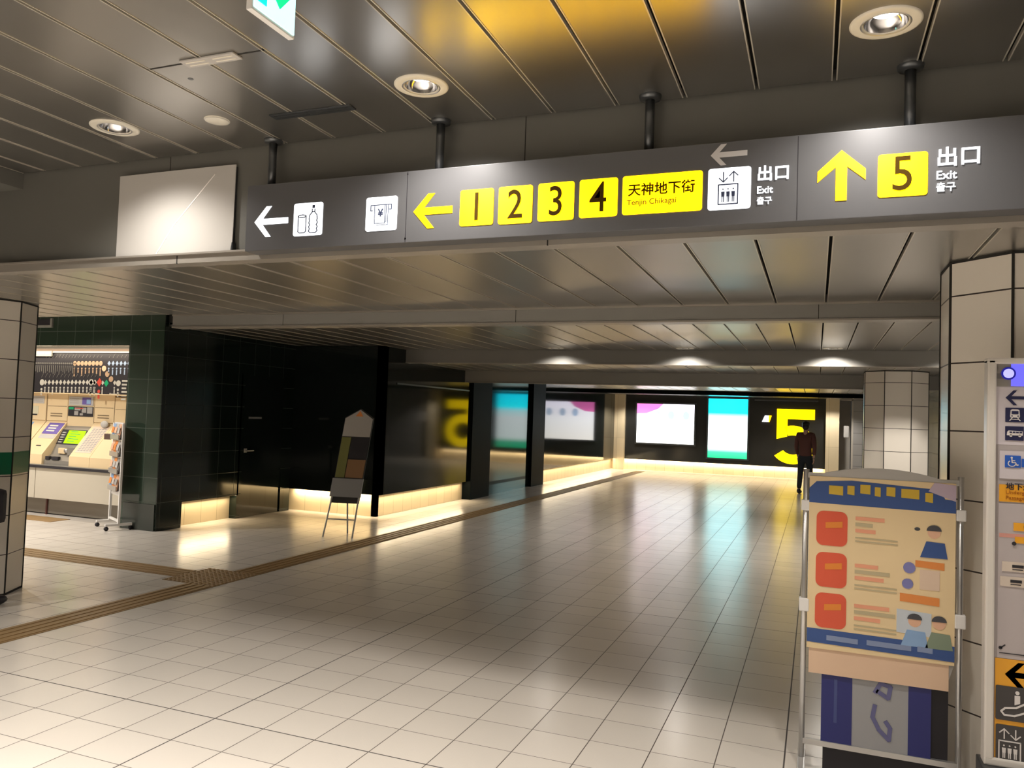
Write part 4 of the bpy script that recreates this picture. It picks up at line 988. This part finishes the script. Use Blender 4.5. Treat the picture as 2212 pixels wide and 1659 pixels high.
i_, a, c, z0, z1 = gsq(2171.5, 881, 912, 'navy', o, 'train_pictogram')
w_, h_ = c-a, z1-z0; q = lambda m_, n_: (a+m_*w_, z0+n_*h_); b = MB(); y_ = ya_-.002
b.plate([q(.26,.32), q(.74,.32), q(.76,.42), q(.73,.84), q(.64,.9), q(.36,.9), q(.27,.84), q(.24,.42)], y_); b.bar(q(.36,.32), q(.22,.1), y_, .05*w_); b.bar(q(.64,.32), q(.78,.1), y_, .05*w_); b.bar(q(.32,.2), q(.68,.2), y_, .04*w_); tr = b.build('train_shape', 'icon_white', i_)
b = MB(); b.plate([q(.32,.56), q(.68,.56), q(.68,.78), q(.32,.78)], y_-.0015); b.disc(*q(.34,.43), .04*w_, y_-.0015, .002, 10); b.disc(*q(.66,.43), .04*w_, y_-.0015, .002, 10); b.build('train_window', 'navy', tr)
i_, a, c, z0, z1 = gsq(2171, 921, 951.5, 'navy', o, 'bus_pictogram')
w_, h_ = c-a, z1-z0; b = MB(); b.plate([q(.08,.36), q(.94,.36), q(.94,.66), q(.18,.70), q(.10,.6)], y_); b.disc(*q(.30,.34), .08*w_, y_, .002, 12); b.disc(*q(.78,.34), .08*w_, y_, .002, 12); tr = b.build('bus_shape', 'icon_white', i_)
b = MB()
for k in (.22, .40, .58, .76): b.plate([q(k,.53), q(k+.14,.53), q(k+.14,.63), q(k,.63)], y_-.0015)
b.build('bus_window', 'navy', tr)
o, x0, z0, z1 = strip(974, 1034, 'accessibility_panel', 'board_white', 2159, yg-.004)
M['access_blue'] = mat('access_blue', (.02,.10,.46), .4)
ya_ = yg-.007
i_, a, c, z0, z1 = gsq(2170, 984, 1010, 'access_blue', o, 'wheelchair_pictogram')
w_, h_ = c-a, z1-z0; b = MB(); y_ = ya_-.002
b.disc(*q(.42,.82), .07*w_, y_, .002, 12); b.path([q(.43,.72), q(.45,.42), q(.66,.42), q(.76,.2), q(.84,.24)], y_, .07*w_); b.bar(q(.44,.58), q(.62,.58), y_, .06*w_)
b.path([q(.44+.24*math.cos(math.radians(g)), .34+.24*math.sin(math.radians(g))) for g in range(125, 370, 20)], y_, .055*w_); b.build('wheelchair_shape', 'icon_white', i_)
i_, a, c, z0, z1 = gsq(2206, 992, 1010, 'access_blue', o, 'care_pictogram'); w_, h_ = c-a, z1-z0
b = MB(); b.plate([q(.25,.2), q(.75,.2), q(.75,.8), q(.25,.8)], ya_-.002); b.build('care_shape', 'icon_white', i_)
M['board_orange'] = mat('board_orange', (.78,.36,.02), .4)
o, x0, z0, z1 = strip(1047, 1084, 'passage_label', 'board_orange', 2158, yg-.003)
text('japanese_passage', '\u5730\u4e0b\u901a\u8def', .030, 'ink', x0+.022, z0+.052, yg-.004, o, 'LEFT', .0004)
text('english_passage', 'Underground\nPassageway', .022, mat('passage_ink', (.42,.13,.0), .5), x0+.022, z0+.032, yg-.004, o, 'LEFT', 0)
# map field
mp = MB(); x0, z1 = G(2157, 1086); _, z0 = G(2157, 1420); mp.box(x0, rx, yg-.001, yg+.001, z0, z1); mf = mp.build('area_map', mat('map_field', (.46,.41,.41), .4), t)
def lab(u, vt, vb, nm, m, text_bars=1, wid=None):
    za, zb2 = G(u+15, vt)[1], G(u+15, vb)[1]; x0 = G(u, (vt+vb)/2)[0]; x1 = rx-.02 if wid is None else x0+wid
    o = MB().box(x0, x1, yg-.004, yg, zb2, za).build(nm, m, mf)
    if text_bars:
        b = MB(); k = za-zb2
        b.box(x0+.35*.1, x0+.075, yg-.0055, yg-.004, zb2+.42*k, za-.28*k); b.box(x0+.036, x0+.072, yg-.0055, yg-.004, zb2+.2*k, zb2+.28*k); b.build('small_caption', 'ink', o)
lab(2189, 1130, 1147, 'place_label', 'board_orange', 1, .12); lab(2192, 1160, 1174, 'place_label', 'board_orange', 1, .12)
lab(2164, 1213, 1234, 'place_label', mat('label_cream', (.62,.53,.45), .4), 1, .20); lab(2160, 1245, 1266, 'place_label', mat('label_cream_b', (.62,.53,.45), .4), 1, .22)
b = MB(); xa, za = G(2158, 1155); b.box(xa, xa+.14, yg-.002, yg, za-.008, za+.008); b.build('red_route_line', mat('map_salmon', (.62,.30,.25), .4), mf)
xa, za = G(2190, 1174); MB().disc(xa, za, .008, yg-.006, .003, 10).build('map_pointer', 'ink', mf)
b = MB(); xa, za = G(2157, 1398); b.disc(xa+.006, za, .007, yg-.003, .002, 10); b.bar((xa+.006, za), (xa+.022, za+.013), yg-.003, .004); xb, zb2 = G(2158, 1409); b.box(xb, xb+.25, yg-.003, yg, zb2-.0015, zb2+.0015); b.build('scale_bar', 'ink', mf)
o, x0, z0, z1 = strip(1424, 1652, 'exit_route_panel', 'board_orange', 2148, yg-.003)
ya_ = yg-.006
garrow(2170, 1455, .16, .10, .022, mat('board_charcoal', (.05,.045,.045), .4), o)
def dk(vt, vb, nm):
    za, zb2 = G(2180, vt)[1], G(2180, vb)[1]; x0 = G(2150, (vt+vb)/2)[0]
    return MB().plate(rrect(x0, rx-.01, zb2, za, .006), ya_, .003).build(nm, bpy.data.materials['board_charcoal'], o), x0, zb2, za
i_, a, z0, z1 = dk(1482, 1556, 'escalator_pictogram'); h_ = z1-z0; q = lambda m_, n_: (a+m_*h_, z0+n_*h_); y_ = ya_-.002
b = MB(); b.path([q(1.55,1.02), q(.92,.66), q(.52,.40), q(.24,.36), q(.14,.26), q(.22,.16), q(.48,.16), q(.86,.34), q(1.5,.66)], y_, .05*h_)
b.plate([q(.48,.48), q(.62,.54), q(.62,.76), q(.48,.76)], y_); b.disc(*q(.55,.84), .055*h_, y_, .002, 12)
b.plate([q(.80,.10), q(1.05,.22), q(1.0,.30), q(1.25,.30), q(1.12,.10), q(1.08,.17), q(.82,.05)], y_); b.build('escalator_shape', 'icon_white', i_)
i_, a, z0, z1 = dk(1566, 1642, 'lift_pictogram'); h_ = z1-z0
lift_icon(i_, a-.03, a-.03+.95*h_*1.25, z0-.02, z0+h_*1.0, ya_-.002, 'icon_white', False)

# ---------------------------------------------------------------- people
M['skin'] = mat('skin', (.55,.33,.23), .5); M['hair'] = mat('black_hair', (.012,.010,.009), .45)
def skin_mesh(name, m, V, E, Rr, root, parent, sub=2):
    me = bpy.data.meshes.new(name+'_rig'); o = bpy.data.objects.new(name+'_rig', me); C.objects.link(o)
    me.from_pydata(V, E, []); md = o.modifiers.new('s', 'SKIN'); md.use_smooth_shade = True
    me.skin_vertices.new() if not me.skin_vertices else None
    for i, r in enumerate(Rr): d_ = me.skin_vertices[0].data[i]; d_.radius = r if isinstance(r, tuple) else (r, r); d_.use_root = (i == root)
    sb = o.modifiers.new('u', 'SUBSURF'); sb.levels = sub; sb.render_levels = sub
    bpy.context.view_layer.update(); dg = bpy.context.evaluated_depsgraph_get()
    m2 = bpy.data.meshes.new_from_object(o.evaluated_get(dg)); bpy.data.objects.remove(o); bpy.data.meshes.remove(me)
    m2.materials.clear(); m2.materials.append(M[m] if isinstance(m, str) else m)
    for p in m2.polygons: p.material_index = 0; p.use_smooth = True
    r = bpy.data.objects.new(name, m2); C.objects.link(r); r.parent = parent; return r
def person(loc, rz, label, top, trousers, stride=.16, h=1.0):
    "walking figure facing local -Y"
    t = thing('person', label, 'person', loc, rz)
    s = stride
    J = {'pel':(0,0,.92), 'wai':(0,0,1.08), 'che':(0,-.01,1.27), 'nec':(0,0,1.43), 'he0':(0,-.015,1.50), 'he1':(0,-.03,1.60), 'he2':(0,-.02,1.665)}
    V = [J[k] for k in ('pel','wai','che','nec','he0','he1','he2')]; R_ = [(.105,.082), (.115,.088), (.155,.11), .052, .062, (.078,.092), (.062,.072)]
    E = [(0,1), (1,2), (2,3), (3,4), (4,5), (5,6)]
    def ad(p, r, pv): V.append(p); R_.append(r); E.append((pv, len(V)-1)); return len(V)-1
    legs = {}
    for sd, fw in ((-1, 1), (1, -1)):
        sh = ad((sd*.165, 0, 1.375), .055, 2); el = ad((sd*.215, fw*s*.35+.03, 1.11), .040, sh); wr = ad((sd*.205, fw*s*.8-.05, .88), .027, el); ad((sd*.205, fw*s*.85-.06, .84), (.026,.02), wr)
        hp = ad((sd*.085, 0, .82), .070, 0); kn = ad((sd*.09, -fw*s*.55-.02, .48), .058, hp); an = ad((sd*.09, -fw*s*1.1+.03, .085), .037, kn); to = ad((sd*.095, -fw*s*1.1-.13, .035), (.036,.028), an)
        legs[sd] = (V[hp], V[kn], V[an], V[to], V[sh], V[el], V[wr])
    body = skin_mesh('body', 'skin', V, E, R_, 0, t)
    # face details
    fb = MB(); fb.smooth = True; fb.ball((0, -.115, 1.575), .012, .018, .022); fb.build('nose', 'skin', body, True)
    fb = MB(); fb.smooth = True
    for sd in (-1, 1): fb.ball((sd*.03, -.108, 1.602), .011, .008, .007)
    fb.build('eye', 'hair', body, True)
    hb = MB(); hb.smooth = True; hb.ball((0, .0, 1.630), .086, .100, .085, 20, 14); hb.ball((0, .030, 1.575), .078, .068, .085, 18, 12); hb.build('hair', 'hair', t, True)
    # hands: palm, four bent fingers of unequal length and a thumb from its side
    for sd, fw in ((-1, 1), (1, -1)):
        cx, cy, cz = sd*.205, fw*s*.85-.06, .80
        hb = MB(); hb.smooth = True; hb.ball((cx, cy, cz), .016, .040, .048, 12, 8)
        for k, l in enumerate((.062, .072, .068, .052)):
            y0 = cy-.027+.018*k; a = (cx, y0, cz-.035); m_ = (cx-sd*.006, y0-.002, cz-.035-l*.55); e_ = (cx-sd*.024, y0-.004, cz-.035-l*.95)
            hb.tube(a, m_, .0088, 8, .0082); hb.ball(m_, .0083); hb.tube(m_, e_, .0082, 8, .0062); hb.ball(e_, .0065)
        a = (cx, cy-.030, cz+.012); m_ = (cx-sd*.012, cy-.054, cz-.018); e_ = (cx-sd*.020, cy-.058, cz-.045)
        hb.tube(a, m_, .0105, 8, .009); hb.ball(m_, .0092); hb.tube(m_, e_, .009, 8, .007); hb.ball(e_, .0072)
        hb.build('hand', 'skin', body, True)
    # jacket
    V2 = [(0,.0,.86), (0,.0,.92), (0,0,1.08), (0,-.01,1.27), (0,0,1.41)]; R2 = [(.168,.135), (.165,.13), (.150,.118), (.165,.125), (.075,.075)]; E2 = [(0,1), (1,2), (2,3), (3,4)]
    for sd in (-1, 1):
        L = legs[sd]; n = len(V2); V2 += [L[4], L[5], (L[6][0], L[6][1], L[6][2]+.02)]; R2 += [.075, .055, .045]; E2 += [(3,n), (n,n+1), (n+1,n+2)]
    skin_mesh('jacket', top, V2, E2, R2, 0, t)
    V3 = [(0,0,1.0), (0,0,.90)]; R3 = [(.135,.105), (.125,.11)]; E3 = [(0,1)]
    for sd in (-1, 1):
        L = legs[sd]; n = len(V3); V3 += [(L[0][0]*1.05, L[0][1], .78), L[1], (L[2][0], L[2][1], L[2][2]+.03)]; R3 += [.092, .070, .055]; E3 += [(1,n), (n,n+1), (n+1,n+2)]
    skin_mesh('trousers', trousers, V3, E3, R3, 0, t)
    for sd in (-1, 1):
        L = legs[sd]; sb = MB(); sb.smooth = True; yy = L[2][1]
        sb.ball((L[2][0], yy-.07, .045), .048, .14, .045, 16, 10); sb.ball((L[2][0], yy+.01, .07), .045, .055, .06); sb.build('shoe', 'ink', t, True)
    return t
px, py = AZ(1738, 1066, 0)
person((px, py, 0), math.radians(170), 'person in red-brown top and dark trousers walking before the yellow numeral', mat('redbrown_cloth', (.10,.035,.026), .8), mat('dark_trousers', (.010,.014,.018), .8))
t = person((-5.93, 3.92, 0), math.radians(180), 'person in black clothes at the left edge beside the banded column', mat('black_coat', (.008,.007,.008), .7), mat('black_trousers', (.01,.01,.012), .8), .2)
b = MB(); b.bbox(-5.765, -5.645, 3.98, 4.14, .66, .92, .04); b.smooth = True
tb = thing('shoulder_bag', 'black bag hanging beside the person at the left edge', 'bag', (-5.705, 4.06, .66)); b.build('bag_body', 'ink', tb)
b = MB(); b.tube((-5.705, 4.06, .90), (-5.785, 3.95, 1.425), .008); b.tube((-5.705, 4.04, .90), (-5.785, 3.93, 1.425), .008); b.build('strap', 'ink', tb)

for o in bpy.data.objects:
    if '_org' in o: del o['_org']
